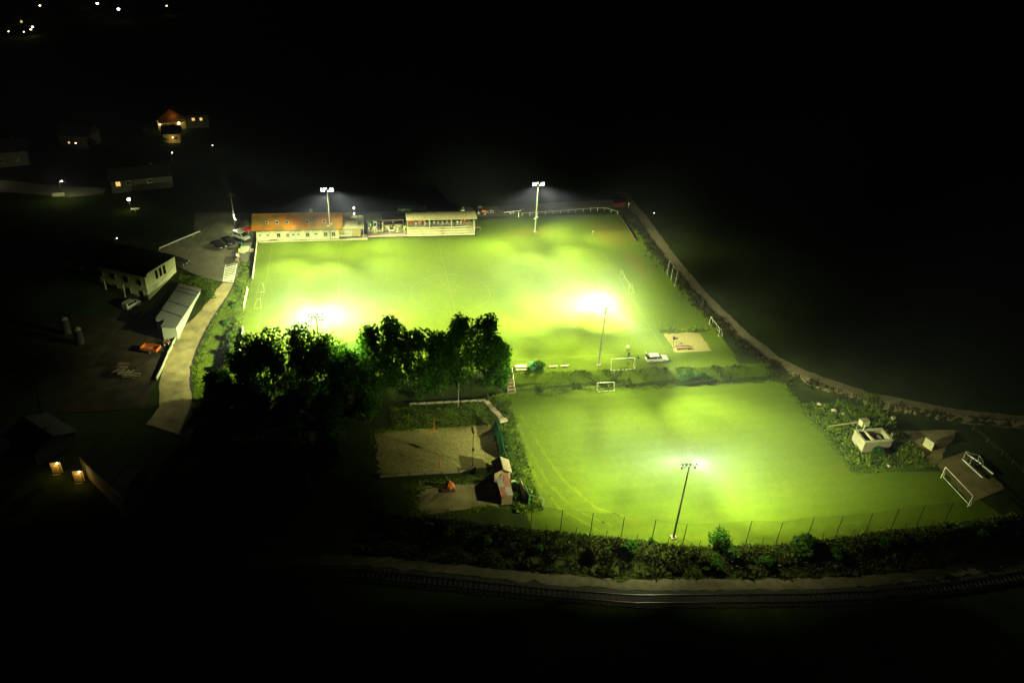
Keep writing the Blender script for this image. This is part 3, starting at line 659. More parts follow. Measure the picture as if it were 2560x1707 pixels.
chairs('orange_chair', orange, 'orange chairs stacked under the grandstand roof', [(-7.1, 35.4, 1.6, .1), (-6.4, 35.9, 1.6, -.1), (-5.7, 35.5, 1.6, .3), (-4.6, 35.9, 1.6, 0), (-3.9, 35.5, 1.6, .2), (-3.1, 36.0, 1.6, -.3), (-6.9, 36.2, 1.6, 0), (7.2, 35.6, 1.6, .4), (8.0, 35.9, 1.6, 0)],
       lambda i: f'{ORD[i]} orange chair at the left end of the grandstand deck' if i < 7 else ('orange chair' + (' left' if i == 7 else ' right') + ' of the pair at the right end of the grandstand'), .95)
table((8.9, 34.9, 1.6), 1.2, 1.5, .6, woodl, 'tilted pale table at the right end of the grandstand deck', None)
sb2 = thing('side_platform', 'low brown wooden platform at the right end of the grandstand', 'platform', (11.2, 35.3, 0))
MB().box((0, 0, .62), (2.0, 1.5, .08)).build('deck', wood, sb2)
for sx in (-1, 1):
    for sy in (-1, 1): MB().box((sx * .85, sy * .6, .29), (.1, .1, .58)).build('leg', wood, sb2)

# ------------------------------------------------------------------ wheels and vehicles
def wheel(parent, loc, r, wd=.2, rimm=steel, name='wheel'):
    o = MB().tube((0, -wd / 2, 0), (0, wd / 2, 0), r, n=18).build(name, rubber, parent); o.location = loc
    MB().tube((0, -wd / 2 - .012, 0), (0, wd / 2 + .012, 0), r * .62, n=12).build('rim', rimm, o); return o
def car(name, label, loc, rz, paint, L=4.6, W_=1.8, H=1.46, wagon=False, open_tail=False, group=None):
    t = thing(name, label, 'car', loc, rz, group)
    hl, hw = L / 2, W_ / 2
    def ring(x, zb, zt, w_): return [(x, -w_ * .86, zb), (x, -w_, zb + .14), (x, -w_, zb + (zt - zb) * .62), (x, -w_ * .93, zt), (x, w_ * .93, zt), (x, w_, zb + (zt - zb) * .62), (x, w_, zb + .14), (x, w_ * .86, zb)]
    b = MB(); secs = [(-hl, .42, .78, .80), (-hl + .12, .3, .92, .92), (-hl * .72, .22, .98, 1), (-hl * .2, .2, .96, 1), (hl * .32, .2, .94, 1), (hl * .62, .22, .86, .98), (hl - .18, .28, .72, .92), (hl, .38, .58, .76)]
    b.loft([ring(x, zb, zt, hw * k) for x, zb, zt, k in secs]); b.build('body', paint, t, smooth=False, bevel=.03)
    rear = -hl * .86 if wagon else -hl * .62
    def gring(x, zt, w0, w1): return [(x, -w0, .92), (x, -w1, zt), (x, w1, zt), (x, w0, .92)]
    g = MB(); g.loft([gring(rear - .05, .95, hw * .9, hw * .86), gring(rear + (.28 if wagon else .55), H - .1, hw * .9, hw * .7), gring(-.1, H - .06, hw * .92, hw * .72), gring(hl * .12, H - .1, hw * .92, hw * .7), gring(hl * .42, .95, hw * .92, hw * .86)])
    g.build('windows', glass, t)
    r_ = MB(); r_.loft([[(x, -k, z - .05), (x, -k, z), (x, k, z), (x, k, z - .05)] for x, z, k in ((rear + .26, H - .09, hw * .70), (rear + .8, H, hw * .735), (-.1, H, hw * .735), (hl * .13, H - .06, hw * .71))]); r_.build('roof', paint, t)
    for s in (-1, 1):
        p = MB(); p.loft([[(x, s * y0, z0), (x + .09, s * y0, z0), (x + .09 + dx, s * y1, z1), (x + dx, s * y1, z1)] if False else [(x, s * y0 - .012, z0), (x + .08, s * y0 - .012, z0), (x + .08, s * y0 + .012, z0), (x, s * y0 + .012, z0)] for x, y0, z0, dx, y1, z1 in ((-.25, hw * .925, .93, 0, 0, 0), (-.2, hw * .735, H - .06, 0, 0, 0))]); p.build('door_pillar', paint if wagon else blackm, t)
        for x in (-hl * .6, hl * .62): wheel(t, (x, s * (hw - .08), .32), .32)
        MB().box((hl - .13, s * hw * .66, .62), (.16, .42, .14), ry=.3).build('headlight', headl, t)
        MB().box((-hl + .06, s * hw * .72, .78), (.1, .32, .16)).build('tail_light', mat('tail_lamp', (.3, .02, .01), .3), t)
        m_ = MB().box((hl * .28, s * (hw + .1), .98), (.12, .2, .13)).build('mirror', paint, t)
    if open_tail:
        MB().box((rear - .28, 0, H + .32), (.06, hw * 1.5, .95), ry=-.75).build('tailgate', paint, t)
        MB().box((rear - .12, 0, 1.15), (.35, hw * 1.4, .5)).build('boot_opening', blackm, t)
    return t
car('parked_car', 'white estate car with its tailgate open on the grass by the sand patch', (38.95, -32.5, .012), 0.0, carwhite, 4.7, 1.82, 1.48, True, True)
p = atg(R4(1300, 1190), .6); car('parked_car', 'black car with shining headlamps, nearer of the two dark cars in the car park', (p.x, p.y, .02), -.86, carblack, group='cars parked by the clubhouse')
p = atg(R4(1500, 1110), .6); car('parked_car', 'black car parked between the nearer black car and the white van', (p.x, p.y, .02), -.86, carblack, group='cars parked by the clubhouse')
p = atg(R5(1165, 300), .6); car('parked_car', 'dark car half hidden behind the corner of the pale building', (p.x, p.y, .02), -.3, cargrey, group='cars parked by the clubhouse')
def van(label, loc, rz, paint, L=4.6, H=1.95):
    t = thing('parked_van', label, 'van', loc, rz); hl, hw = L / 2, .92
    def ring(x, zb, zt, w_, w1): return [(x, -w_ * .9, zb), (x, -w_, zb + .2), (x, -w_, zt * .6), (x, -w1, zt), (x, w1, zt), (x, w_, zt * .6), (x, w_, zb + .2), (x, w_ * .9, zb)]
    b = MB(); b.loft([ring(x, zb, zt, hw, w1) for x, zb, zt, w1 in ((-hl, .3, H - .12, .74), (-hl + .25, .25, H, .8), (hl * .12, .25, H, .8), (hl * .3, .25, H - .12, .78), (hl * .62, .25, 1.12, .86), (hl - .1, .3, .92, .82), (hl, .4, .7, .7))]); b.build('body', paint, t, bevel=.03)
    MB().add([(hl * .33, -.74, H - .12), (hl * .33, .74, H - .12), (hl * .64, .82, 1.15), (hl * .64, -.82, 1.15), (hl * .30, -.7, H - .16), (hl * .30, .7, H - .16), (hl * .6, .8, 1.11), (hl * .6, -.8, 1.11)], [(0, 3, 2, 1), (4, 5, 6, 7), (0, 1, 5, 4), (1, 2, 6, 5), (2, 3, 7, 6), (3, 0, 4, 7)]).build('windscreen', glass, t)
    for s in (-1, 1):
        for x0, x1 in ((-hl * .8, -hl * .1), (-hl * .02, hl * .36)): MB().box(((x0 + x1) / 2, s * .885, 1.42), (x1 - x0, .06, .46), rx=s * .16).build('side_window', glass, t)
        for x in (-hl * .6, hl * .62): wheel(t, (x, s * .84, .33), .33)
        MB().box((hl - .1, s * .6, .78), (.16, .4, .18)).build('headlight', headl, t)
        MB().box((hl * .5, s * 1.0, 1.2), (.12, .2, .2)).build('mirror', blackm, t)
    return t
p = atg(R4(1750, 1010), .9); van('white van parked under the lamp pole next to the red parasol', (p.x, p.y, .02), -.72, carwhite)
p = atg(R5(500, 905), .6); van('small white van parked in the dark lower yard', (p.x, p.y, p.z + .04), .95, carwhite, 3.9, 1.7)

# box lorry
lo = thing('box_lorry', 'green box lorry with a football picture and a white cab', 'lorry', (-5.4, 43.6, .02)); O = lo.location.copy()
bx = MB().b2((-9.65, 42.5, 1.0), (-2.95, 44.9, 3.25)).build('cargo_box', greenp, lo, O, bevel=.04)
tm = MB()
for zz in (1.04, 3.21): tm.b2((-9.66, 42.47, zz - .05), (-2.94, 42.5, zz + .05))
tm.b2((-9.67, 42.46, 1.1), (-9.5, 42.5, 3.15)); tm.build('trim', white_old, bx, O)
n = 20; MB().add([(-8.2 + .72 * math.cos(2 * math.pi * i / n), 42.49, 2.45 + .72 * math.sin(2 * math.pi * i / n)) for i in range(n)] + [(-8.2 + .72 * math.cos(2 * math.pi * i / n), 42.46, 2.45 + .72 * math.sin(2 * math.pi * i / n)) for i in range(n)], [tuple(range(n, 2 * n))] + [(i, (i + 1) % n, n + (i + 1) % n, n + i) for i in range(n)]).build('ball_picture', white_old, bx, O)
for dx, dz in ((0, .05), (.55, .3), (-.5, .35), (-.35, -.5), (.4, -.45)): MB().add([(-8.2 + dx + .2 * math.cos(2 * math.pi * i / 5 + .3), 42.45, 2.45 + dz + .2 * math.sin(2 * math.pi * i / 5 + .3)) for i in range(5)], [(0, 1, 2, 3, 4)]).build('ball_patch', blackm, bx, O)
cabm = MB(); cabm.loft([[(x, 42.6, .6), (x, 42.6, zt), (x, 44.8, zt), (x, 44.8, .6)] for x, zt in ((-2.75, 3.0), (-1.6, 3.05), (-1.15, 2.2), (-.95, 2.0), (-.9, 1.0))]); cb = cabm.build('cab', carwhite, lo, O, bevel=.05)
MB().add([(-1.57, 42.75, 2.98), (-1.57, 44.65, 2.98), (-1.12, 44.65, 2.24), (-1.12, 42.75, 2.24)], [(0, 3, 2, 1)]).build('windscreen', glass, cb, O)
MB().box((-1.95, 42.58, 2.35), (.95, .04, .6)).build('side_window', glass, cb, O)
MB().box((-5.3, 43.7, .8), (8.0, .9, .3)).build('chassis', darksteel, lo, O)
for x in (-8.2, -7.2, -1.8):
    for y in (42.75, 44.65): wheel(lo, Vector((x, y, .5)) - O, .48, .3)

# tractor, implement and trailers behind the grandstand
tk = thing('tractor', 'small orange tractor parked right of the grandstand', 'tractor', (13.9, 45.6, .02), -.3); 
hb = MB(); hb.loft([[(x, -w_, z0), (x, -w_, z1), (x, w_, z1), (x, w_, z0)] for x, w_, z0, z1 in ((.1, .38, .6, 1.35), (1.0, .36, .6, 1.3), (1.5, .3, .65, 1.1))]); hb.build('bonnet', orange, tk, bevel=.04)
MB().b2((-.9, -.5, .6), (.15, .5, 1.0)).build('chassis', darksteel, tk)
cbf = MB()
for x in (-.85, .1):
    for y in (-.5, .5): cbf.tube((x, y, 1.0), (x, y, 2.1), .04)
cbf.build('cab_frame', darksteel, tk); MB().box((-.38, 0, 2.14), (1.15, 1.15, .09)).build('cab_roof', white_old, tk, bevel=.02)
MB().box((-.5, 0, 1.2), (.5, .5, .35)).build('seat', blackm, tk)
for s in (-1, 1):
    wheel(tk, (-.6, s * .68, .58), .58, .34, white_old); wheel(tk, (1.1, s * .55, .36), .36, .22, white_old)
    MB().box((1.5, s * .2, .95), (.06, .14, .14)).build('headlight', headl, tk)
im = thing('hay_tedder', 'pale steel mowing implement standing beside the orange tractor', 'implement', (16.6, 46.2, .02))
MB().path([(-.9, 0, .7), (.2, .1, .8), (1.0, -.2, .7)], .07).build('beam', steel, im)
for x in (-.7, .1, .8):
    wheel(im, (x, -.1, .24), .24, .15, steel); MB().tube((x, -.1, .3), (x, -.1, .75), .04).build('strut', steel, im)
ml = thing('white_loader', 'small white loader behind the grandstand roof', 'loader', (8.6, 46.4, .02), .3)
MB().box((0, 0, .75), (1.3, .8, .7), taper=.85).build('body', carwhite, ml, bevel=.05); MB().box((.15, 0, 1.7), (.6, .7, .08), ry=-.35).build('canopy', carwhite, ml)
MB().path([(-.5, 0, .9), (-1.0, 0, 1.5), (-1.4, 0, .5)], .07).build('arm', steel, ml); MB().tube((.1, .25, 1.0), (.15, .25, 1.68), .035).build('post', steel, ml); MB().tube((.1, -.25, 1.0), (.15, -.25, 1.68), .035).build('post', steel, ml)
for s in (-1, 1): MB().box((0, s * .5, .22), (1.4, .24, .44)).build('crawler', rubber, ml, bevel=.1)
ft = thing('flat_trailer', 'flat dark trailer with a pale edge behind the far pitch rail', 'trailer', (22.6, 45.4, .02), .19)
MB().box((0, .6, .8), (5.2, 2.0, .12)).build('deck', woodd, ft); MB().box((0, -.42, .8), (5.2, .06, .16)).build('side_rail', white, ft); MB().box((3.1, .6, .7), (1.0, .12, .1)).build('drawbar', steel, ft)
for x in (-.5, .4):
    for y in (-.25, 1.4): wheel(ft, (x, y, .36), .36, .2)
MB().box((-2.5, .6, 1.1), (.08, 1.9, .6)).build('headboard', woodd, ft)
rc = thing('red_container', 'dim red open container at the far right corner of the ground', 'container', (55.6, 49.6, .03), .2)
b = MB(); b.loft([[(-1.3, -.8, 0), (1.3, -.8, 0), (1.3, .8, 0), (-1.3, .8, 0)], [(-1.7, -.95, 1.2), (1.7, -.95, 1.2), (1.7, .95, 1.2), (-1.7, .95, 1.2)]]); b.build('body', mat('dull_red_paint', (.09, .012, .006), .7), rc); MB().box((0, 0, 1.24), (3.5, 2.0, .08)).build('rim', mat('dull_red_paint', (.09, .012, .006), .7), rc)
sgp = thing('sign_post', 'small white sign post beside the red container', 'sign', (58.0, 47.6, .02)); MB().tube((0, 0, 0), (0, 0, 1.6), .04).build('post', steel, sgp); MB().box((0, -.05, 1.4), (.45, .03, .6)).build('panel', white_old, sgp)

# ------------------------------------------------------------------ rails, boards and fences round the pitch
def rail_fence(name, label, pts, hgt, gap, m, r=.045, rails=(1.0,)):
    t = thing(name, label, 'fence', (pts[0][0], pts[0][1], hz(*pts[0][:2]))); O = t.location.copy()
    dp = dense([p[:2] for p in pts], gap)
    for p in dp: MB().box((p[0], p[1], hz(*p) + hgt / 2), (.1, .1, hgt)).build('post', m, t, O)
    for k in rails:
        for a, b in zip(dp[:-1], dp[1:]): MB().tube((a[0], a[1], hz(*a) + hgt * k - .06), (b[0], b[1], hz(*b) + hgt * k - .06), r).build('rail', m, t, O)
    return t
rail_fence('pitch_rail', 'white post and rail barrier around the far right corner of the pitch', [(25.2, 43.3), (46, 46.0), (50.2, 46.1), (53.4, 43.3)], 1.0, 2.1, white_old)
wp = thing('gate_post', 'single white gate post left of the far pitch rail', 'post', (24.1, 42.8, 0)); MB().box((0, 0, .75), (.2, .2, 1.5)).build('post', white, wp); MB().box((0, 0, 1.54), (.26, .26, .08)).build('cap', white, wp)
def board_wall(name, label, pts, hgt, m, back, gap=2.4, th=.08, pm=steel):
    t = thing(name, label, 'barrier', (pts[0][0], pts[0][1], hz(*pts[0]))); O = t.location.copy()
    dp = dense(pts, gap)
    for a, b in zip(dp[:-1], dp[1:]):
        z = (hz(*a) + hz(*b)) / 2; an_ = math.atan2(b[1] - a[1], b[0] - a[0])
        MB().box(((a[0] + b[0]) / 2, (a[1] + b[1]) / 2, z + hgt / 2 + .05), (math.dist(a, b) - .04, th, hgt), an_).build('board', m, t, O)
    for a in dp: MB().box((a[0] + back[0], a[1] + back[1], hz(*a) + hgt / 2), (.07, .07, hgt)).build('post', pm, t, O)
    return t
board_wall('advertising_boards', 'white advertising boards at the far end of the left goal line', [(-45.6, 29.6), (-44.9, 10.2)], .95, white, (-.1, 0))
board_wall('advertising_boards', 'white advertising boards at the near end of the left goal line', [(-44.75, -12.6), (-44.4, -26)], .95, white, (-.1, 0))
board_wall('dark_barrier', 'low dark board barrier behind the right end of the pitch', [(53.5, 41.5), (53.3, 33), (52.9, 25)], .5, woodd, (.1, 0))
hg = thing('lattice_gate', 'white lattice goal frame leaning in the gap of the left boards', 'goal frame', (-45.3, 0, 0)); b = MB()
for y0, y1 in ((4.6, -3.6),):
    b.path([(-.2, y0, .1), (-.2, y0, 1.2), (-.2, y1, 1.2), (-.2, y1, .1), (-.2, y0, .1)], .05)
    for k in range(6): b.tube((-.2, y0 + (y1 - y0) * k / 6, .1), (-.2, y0 + (y1 - y0) * (k + 1) / 6, 1.2), .03); b.tube((-.2, y0 + (y1 - y0) * k / 6, 1.2), (-.2, y0 + (y1 - y0) * (k + 1) / 6, .1), .03)
b.build('frame', white, hg)
def goal(name, label, loc, rz, W_, H, D, r=.06, m=white, net=False):
    t = thing(name, label, 'goal', loc, rz)
    for s in (-1, 1):
        MB().tube((s * W_ / 2, 0, 0), (s * W_ / 2, 0, H), r).build('goalpost', m, t)
        MB().path([(s * W_ / 2, 0, H), (s * W_ / 2, D * .35, H), (s * W_ / 2, D, .04), (s * W_ / 2, 0, .04)], r * .7).build('side_frame', m, t)
    MB().tube((-W_ / 2, 0, H), (W_ / 2, 0, H), r).build('crossbar', m, t)
    MB().tube((-W_ / 2, D, .04), (W_ / 2, D, .04), r * .7).build('ground_bar', m, t)
    return t
goal('football_goal', 'full size white goal at the left end of the main pitch', (-41.9, 0, .02), math.pi / 2, 7.32, 2.44, 1.6, .034, mat('dull_goal_paint', (.18, .21, .06), .7))
goal('football_goal', 'full size white goal at the right end of the main pitch', (41.9, 0, .02), -math.pi / 2, 7.32, 2.44, 1.6, .034, mat('dull_goal_paint', (.18, .21, .06), .7))
goal('football_goal', 'white goal on bare earth at the right end of the training pitch', (79.4, -74.1, -2.56), -math.pi / 2, 7.32, 2.44, .5, .075)
goal('portable_goal', 'white portable goal beside the floodlight mast on the near touchline', (30.95, -34.1, hz(30.9, -34.1) + .02), math.pi, 4.95, 2.1, 1.0, .055)
goal('portable_goal', 'small white portable goal standing against the grassy bank', (26.7, -37.6, -2.55), math.pi, 3.5, 1.5, .9, .06)
goal('portable_goal', 'dim white goal frame beyond the sand patch next to the track', (55.9, -22.0, .02), -math.pi / 2, 5.2, 2.0, 1.0, .05, white_old)
goal('mini_goal', 'thin small goal frame inside the high fence near the green bush', (55.5, -80.0, -2.55), math.pi, 3.0, 1.3, .8, .03, mat('dull_goal_paint', (.18, .21, .06), .7))
goal('mini_goal', 'faint small goal in the lower left corner of the training pitch', (6.2, -67.6, -2.55), 2.6, 3.0, 1.2, .8, .03, steel)
cf = thing('corner_flag', 'small corner flag at the far right corner of the pitch', 'flag', (41.9, 29.2, .02)); MB().tube((0, 0, 0), (0, 0, 1.5), .03).build('pole', white, cf); MB().add([(0, 0, 1.5), (.45, .02, 1.42), (.42, .03, 1.12), (0, 0, 1.15), (0, .02, 1.5), (.45, .04, 1.42), (.42, .05, 1.12), (0, .02, 1.15)], [(0, 1, 2, 3), (7, 6, 5, 4), (0, 4, 5, 1), (2, 6, 7, 3), (1, 5, 6, 2)]).build('cloth', mat('flag_yellow', (.7, .6, .08), .8), cf)
netm = bpy.data.materials.new('fence_net'); netm.use_nodes = True
_n = netm.node_tree.nodes; _l = netm.node_tree.links; _b = _n['Principled BSDF']; _b.inputs['Base Color'].default_value = (.02, .03, .012, 1); _b.inputs['Roughness'].default_value = .9; _b.inputs['Specular IOR Level'].default_value = 0
_t = _n.new('ShaderNodeBsdfTransparent'); _m = _n.new('ShaderNodeMixShader'); _m.inputs[0].default_value = .10
_l.new(_t.outputs[0], _m.inputs[1]); _l.new(_b.outputs[0], _m.inputs[2]); _l.new(_m.outputs[0], _n['Material Output'].inputs[0])
def net_fence(name, label, posts, hgt, r, struts=(), low=True):
    t = thing(name, label, 'fence', (*posts[0], hz(*posts[0]))); O = t.location.copy()
    P3 = [Vector((x, y, hz(x, y))) for x, y in posts]
    for p in P3: MB().tube(p, p + Vector((0, 0, hgt)), r, r * .8, 8).build('post', darksteel, t, O)
    nb = MB(); rp = MB()
    for a, b in zip(P3[:-1], P3[1:]):
        nb.add([a + Vector((0, 0, .1)), b + Vector((0, 0, .1)), b + Vector((0, 0, hgt - .05)), a + Vector((0, 0, hgt - .05))], [(0, 1, 2, 3)])
        rp.tube(a + Vector((0, 0, hgt - .03)), b + Vector((0, 0, hgt - .03)), .012, n=4)
        if low:
            m_ = (a + b) / 2; MB().tube(m_ - Vector((0, .3, .1)), m_ + Vector((0, -.3, hgt * .38)), r * .7, n=6).build('short_post', darksteel, t, O)
    nb.build('net', netm, t, O); rp.build('top_rope', darksteel, t, O)
    for i, dx in struts: MB().tube(P3[i] + Vector((0, 0, hgt * .4)), P3[i] + Vector((dx, 0, 0)), .03, n=6).build('strut', darksteel, t, O)
    return t
fp = [atg(Q6(225, 1000)), atg(Q6(588, 1040)), atg(Q6(955, 1075)), atg(Q6(1330, 1118)), atg(Q6(1705, 1160)), atg(Q6(2080, 1215)), atg(Q7(180, 525)), atg(Q7(402, 500)), atg(Q7(612, 512)), atg(Q7(828, 475)), atg(Q7(1027, 466)), atg(Q7(1230, 448)), atg(Q7(1412, 415)), atg(Q7(1590, 392)), atg(Q7(1785, 370))]
net_fence('ball_fence', 'high ball net on dark posts along the railway side of the training pitch', [(p.x, max(p.y, fence_v(p.x) - .4)) for p in fp], 5.0, .07, ((0, 2.2), (5, 2.2), (5, -2.2)))
net_fence('side_fence', 'dark mesh fence along the left edge of the training pitch', [(7.0, -39.3), (6.4, -45), (5.9, -50.5), (5.4, -56), (5.0, -61.5), (4.5, -67.6)], 2.4, .05, (), False)
bb = thing('bin_shelter', 'narrow pale board with dark screen at the lower end of the mesh fence', 'screen', (4.5, -65.5, -2.57), .07); MB().box((0, 0, .9), (.1, 3.6, 1.8)).build('board', white_old, bb); MB().box((.3, -1.5, 1.0), (.12, 2.4, 2.0)).build('dark_board', greenp, bb)
nf = thing('ball_catch_frame', 'tall thin ball catching frame behind the right goal', 'fence', (54.5, 1.5, .02)); 
for y in (-2.6, .2, 3.0): MB().tube((0, y, 0), (0, y, 4.2), .05).build('post', steel, nf)
MB().tube((0, -2.6, 4.2), (0, 3.0, 4.2), .03).build('bar', steel, nf); MB().add([(0, -2.6, .1), (0, 3.0, .1), (0, 3.0, 4.1), (0, -2.6, 4.1)], [(0, 1, 2, 3)]).build('net', netm, nf)

# ------------------------------------------------------------------ near touchline: benches, box, stairs, people
bench((16.9, -33.0, hz(16.9, -33)), -.05, 1.75, 'left one of two white benches on the near touchline', white_old, 'white touchline benches', False)
bench((19.3, -33.0, hz(19.3, -33)), .03, 1.75, 'right one of two white benches on the near touchline', white_old, 'white touchline benches', False)
pt = thing('picnic_table', 'pale picnic table with benches at the top of the stairs', 'table', (10.3, -32.8, hz(10.3, -32.8)), -.03)
MB().box((0, 0, .75), (2.3, .8, .08)).build('tabletop', white_old, pt)
for s in (-1, 1):
    MB().box((0, s * .75, .45), (2.3, .3, .07)).build('seat', white_old, pt)
    MB().box((s * .8, 0, .36), (.1, 1.5, .1)).build('crossbeam', wood, pt); MB().box((s * .8, .35, .37), (.1, .1, .74), rx=.3).build('leg', wood, pt); MB().box((s * .8, -.35, .37), (.1, .1, .74), rx=-.3).build('leg', wood, pt)
gb = thing('storage_box', 'green storage box half hidden by the round bush', 'box', (12.9, -32.9, hz(12.9, -32.9)))
MB().box((0, 0, .65), (1.5, 1.1, 1.3)).build('body', greenp, gb, bevel=.03); MB().box((0, -.05, 1.35), (1.62, 1.25, .1), rx=.06).build('lid', greent, gb)
stp = thing('bank_stairs', 'steep steps with white handrail leading down to the training pitch', 'stairs', (7.7, -33.3, 0)); O = stp.location.copy(); NS = 13
for k in range(NS):
    v = -33.5 - k * .31; z = -k * .2
    MB().box((7.7, v, z - .1), (1.25, .34, .2)).build('step', woodd if k % 2 else wood, stp, O)
for s in (-1, 1):
    hb = MB(); hb.path([(7.7 + s * .7, -33.4, .95), (7.7 + s * .7, -37.4, -1.65)], .05)
    for k in range(4): q = k / 3; hb.tube((7.7 + s * .7, -33.4 - 4 * q, -2.6 * q), (7.7 + s * .7, -33.4 - 4 * q, .95 - 2.6 * q), .045)
    hb.build('handrail', white if s > 0 else steel, stp, O)
skin = mat('skin', (.45, .27, .17), .6, .05)
def person(label, loc, rz, top, legs, lean=0.0, stride=.16, arm=.3):
    t = thing('person', label, 'person', loc, rz)
    L = lean
    J = [(0, 0, .96), (0, L * .3, 1.2), (0, L * .7, 1.45), (0, L, 1.56), (0, L * 1.1, 1.72),
         (-.1, 0, .9), (-.12, -stride, .5), (-.12, -stride * 1.2 - .04, .06), (-.12, -stride * 1.2 + .12, .03), (.1, 0, .9), (.12, stride + .06, .5), (.12, stride, .06), (.12, stride + .17, .03),
         (-.2, L * .7, 1.42), (-.27, L * .8 + arm * .3, 1.16), (-.24, L * .8 + arm, .95), (-.24, L * .8 + arm + .04, .86), (.2, L * .7, 1.42), (.27, L * .8 - .05, 1.15), (.28, L * .8 + .05, .9), (.28, L * .8 + .08, .81)]
    E_ = [(0, 1), (1, 2), (2, 3), (3, 4), (0, 5), (5, 6), (6, 7), (7, 8), (0, 9), (9, 10), (10, 11), (11, 12), (2, 13), (13, 14), (14, 15), (15, 16), (2, 17), (17, 18), (18, 19), (19, 20)]
    Rr = [.15, .155, .17, .065, .11, .1, .075, .05, .045, .1, .075, .05, .045, .075, .05, .04, .04, .075, .05, .04, .04]
    me = bpy.data.meshes.new('body'); me.from_pydata(J, E_, []); me.materials.append(skin); me.materials.append(top); me.materials.append(legs)
    o = bpy.data.objects.new('body', me); C.objects.link(o)
    sk_ = o.modifiers.new('skin', 'SKIN'); sv = me.skin_vertices[0].data if me.skin_vertices else None
    if sv is None:
        bm = bmesh.new(); bm.from_mesh(me); bm.verts.layers.skin.verify(); bm.to_mesh(me); bm.free(); sv = me.skin_vertices[0].data
    for i, r in enumerate(Rr): sv[i].radius = (r, r * .85)
    sv[0].use_root = True
    sub = o.modifiers.new('sub', 'SUBSURF'); sub.levels = 2; sub.render_levels = 2
    dg = bpy.context.evaluated_depsgraph_get(); ev = o.evaluated_get(dg); m2 = bpy.data.meshes.new_from_object(ev)
    o.modifiers.clear(); o.data = m2; m2.name = 'body'
    if not m2.materials:
        for q in (skin, top, legs): m2.materials.append(q)
    for pf in m2.polygons:
        z = pf.center.z; x = abs(pf.center.x)
        pf.material_index = 2 if (z < .93 and x < .22) else (1 if (z < 1.53 and not (x > .2 and z < 1.1)) else 0); pf.use_smooth = True
    adopt(o, t)
    hr_ = MB().sph((0, L * 1.1 - .015, 1.77), (.105, .12, .095), 12, 8).build('hair', mat('dark_hair', (.02, .015, .01), .7), t, smooth=True)
    MB().sph((0, L * 1.1 + .115, 1.69), (.02, .03, .025), 6, 4).build('nose', skin, t, smooth=True)
    return t
person('person in dark clothes leaning forward on the near touchline', (33.2, -31.3, .02), -.4, mat('dark_jacket', (.02, .022, .02), .8), mat('dark_trousers', (.015, .015, .014), .8), .26, .2, .35)
person('person in pale shirt standing on the grass beyond the touchline', (33.9, -28.4, .02), 2.6, mat('pale_shirt', (.45, .45, .35), .8), mat('dark_trousers', (.015, .015, .014), .8), .06, .1, .12)
def bag(label, loc, s=.45):
    t = thing('sports_bag', label, 'bag', loc, random.uniform(0, 3)); MB().sph((0, 0, s * .42), (s, s * .55, s * .42), 10, 6).build('bag_body', blackm, t, smooth=True); MB().path([(-s * .5, 0, s * .75), (-s * .2, 0, s * 1.05), (s * .2, 0, s * 1.05), (s * .5, 0, s * .75)], .03).build('strap', blackm, t); return t
bag('dark sports bag on the grass left of the white estate car', (35.4, -31.2, .02)); bag('small dark bag on the grass behind the portable goal', (32.5, -33.2, .02), .3)

# ------------------------------------------------------------------ sand patch
for i, (y, lb) in enumerate(((-27.95, 'long dark bench at the back of the plank pair on the sand'), (-28.85, 'long dark bench at the front of the plank pair on the sand'))):
    t = thing('plank_bench', lb, 'bench', (46.1, y, .03), -.06, 'dark benches on the sand patch')
    for k in range(3): MB().box((0, -.22 + k * .2, .5 + .02 * (i == 0)), (3.1, .17, .06)).build('plank', wood, t)
    for s in (-1, 1): MB().box((s * 1.2, 0, .24), (.12, .5, .47)).build('leg', woodd, t)
bt = thing('barrel', 'small dark barrel standing alone on the sand patch', 'barrel', (45.6, -24.7, .03)); MB().tube((0, 0, 0), (0, 0, .3), .2, .25, 12).tube((0, 0, .3), (0, 0, .62), .25, .2, 12).build('body', blackm, bt); MB().tube((0, 0, .62), (0, 0, .65), .18, n=12).build('lid', darksteel, bt)
tp = thing('climbing_poles', 'two dark leaning poles at the left edge of the sand patch', 'poles', (43.8, -28.0, .02))
for dx in (0, .55): MB().tube((dx, 0, 0), (dx - .35, .3, 2.0), .06).build('pole', darksteel, tp)
MB().tube((-.2, .18, 1.2), (.35, .18, 1.2), .04).build('rung', darksteel, tp)
tw = thing('hose_coil', 'grey coil of hose lying on the sand beside the benches', 'hose', (46.0, -26.4, .05)); b = MB()
pts = [(.75 * (1 - .1 * (k / 24)) * math.cos(k * .5), .4 * math.sin(k * .5), .03 + .004 * k) for k in range(40)]; b.path(pts, .04); b.build('coil', mat('grey_hose', (.16, .17, .11), .7), tw)
for i, (x, y) in enumerate(((43.9, -21.3), (46.2, -21.2), (49.8, -21.0))):
    t = thing('net_pole', f'{ORD[i]} thin dark pole from the left behind the sand patch', 'pole', (x, y, .02), 0, 'poles behind the sand patch'); MB().tube((0, 0, 0), (.08 * i, 0, 2.9), .04).build('pole', darksteel, t); MB().tube((0, 0, 0), (0, 0, .25), .09).build('socket', steel, t)

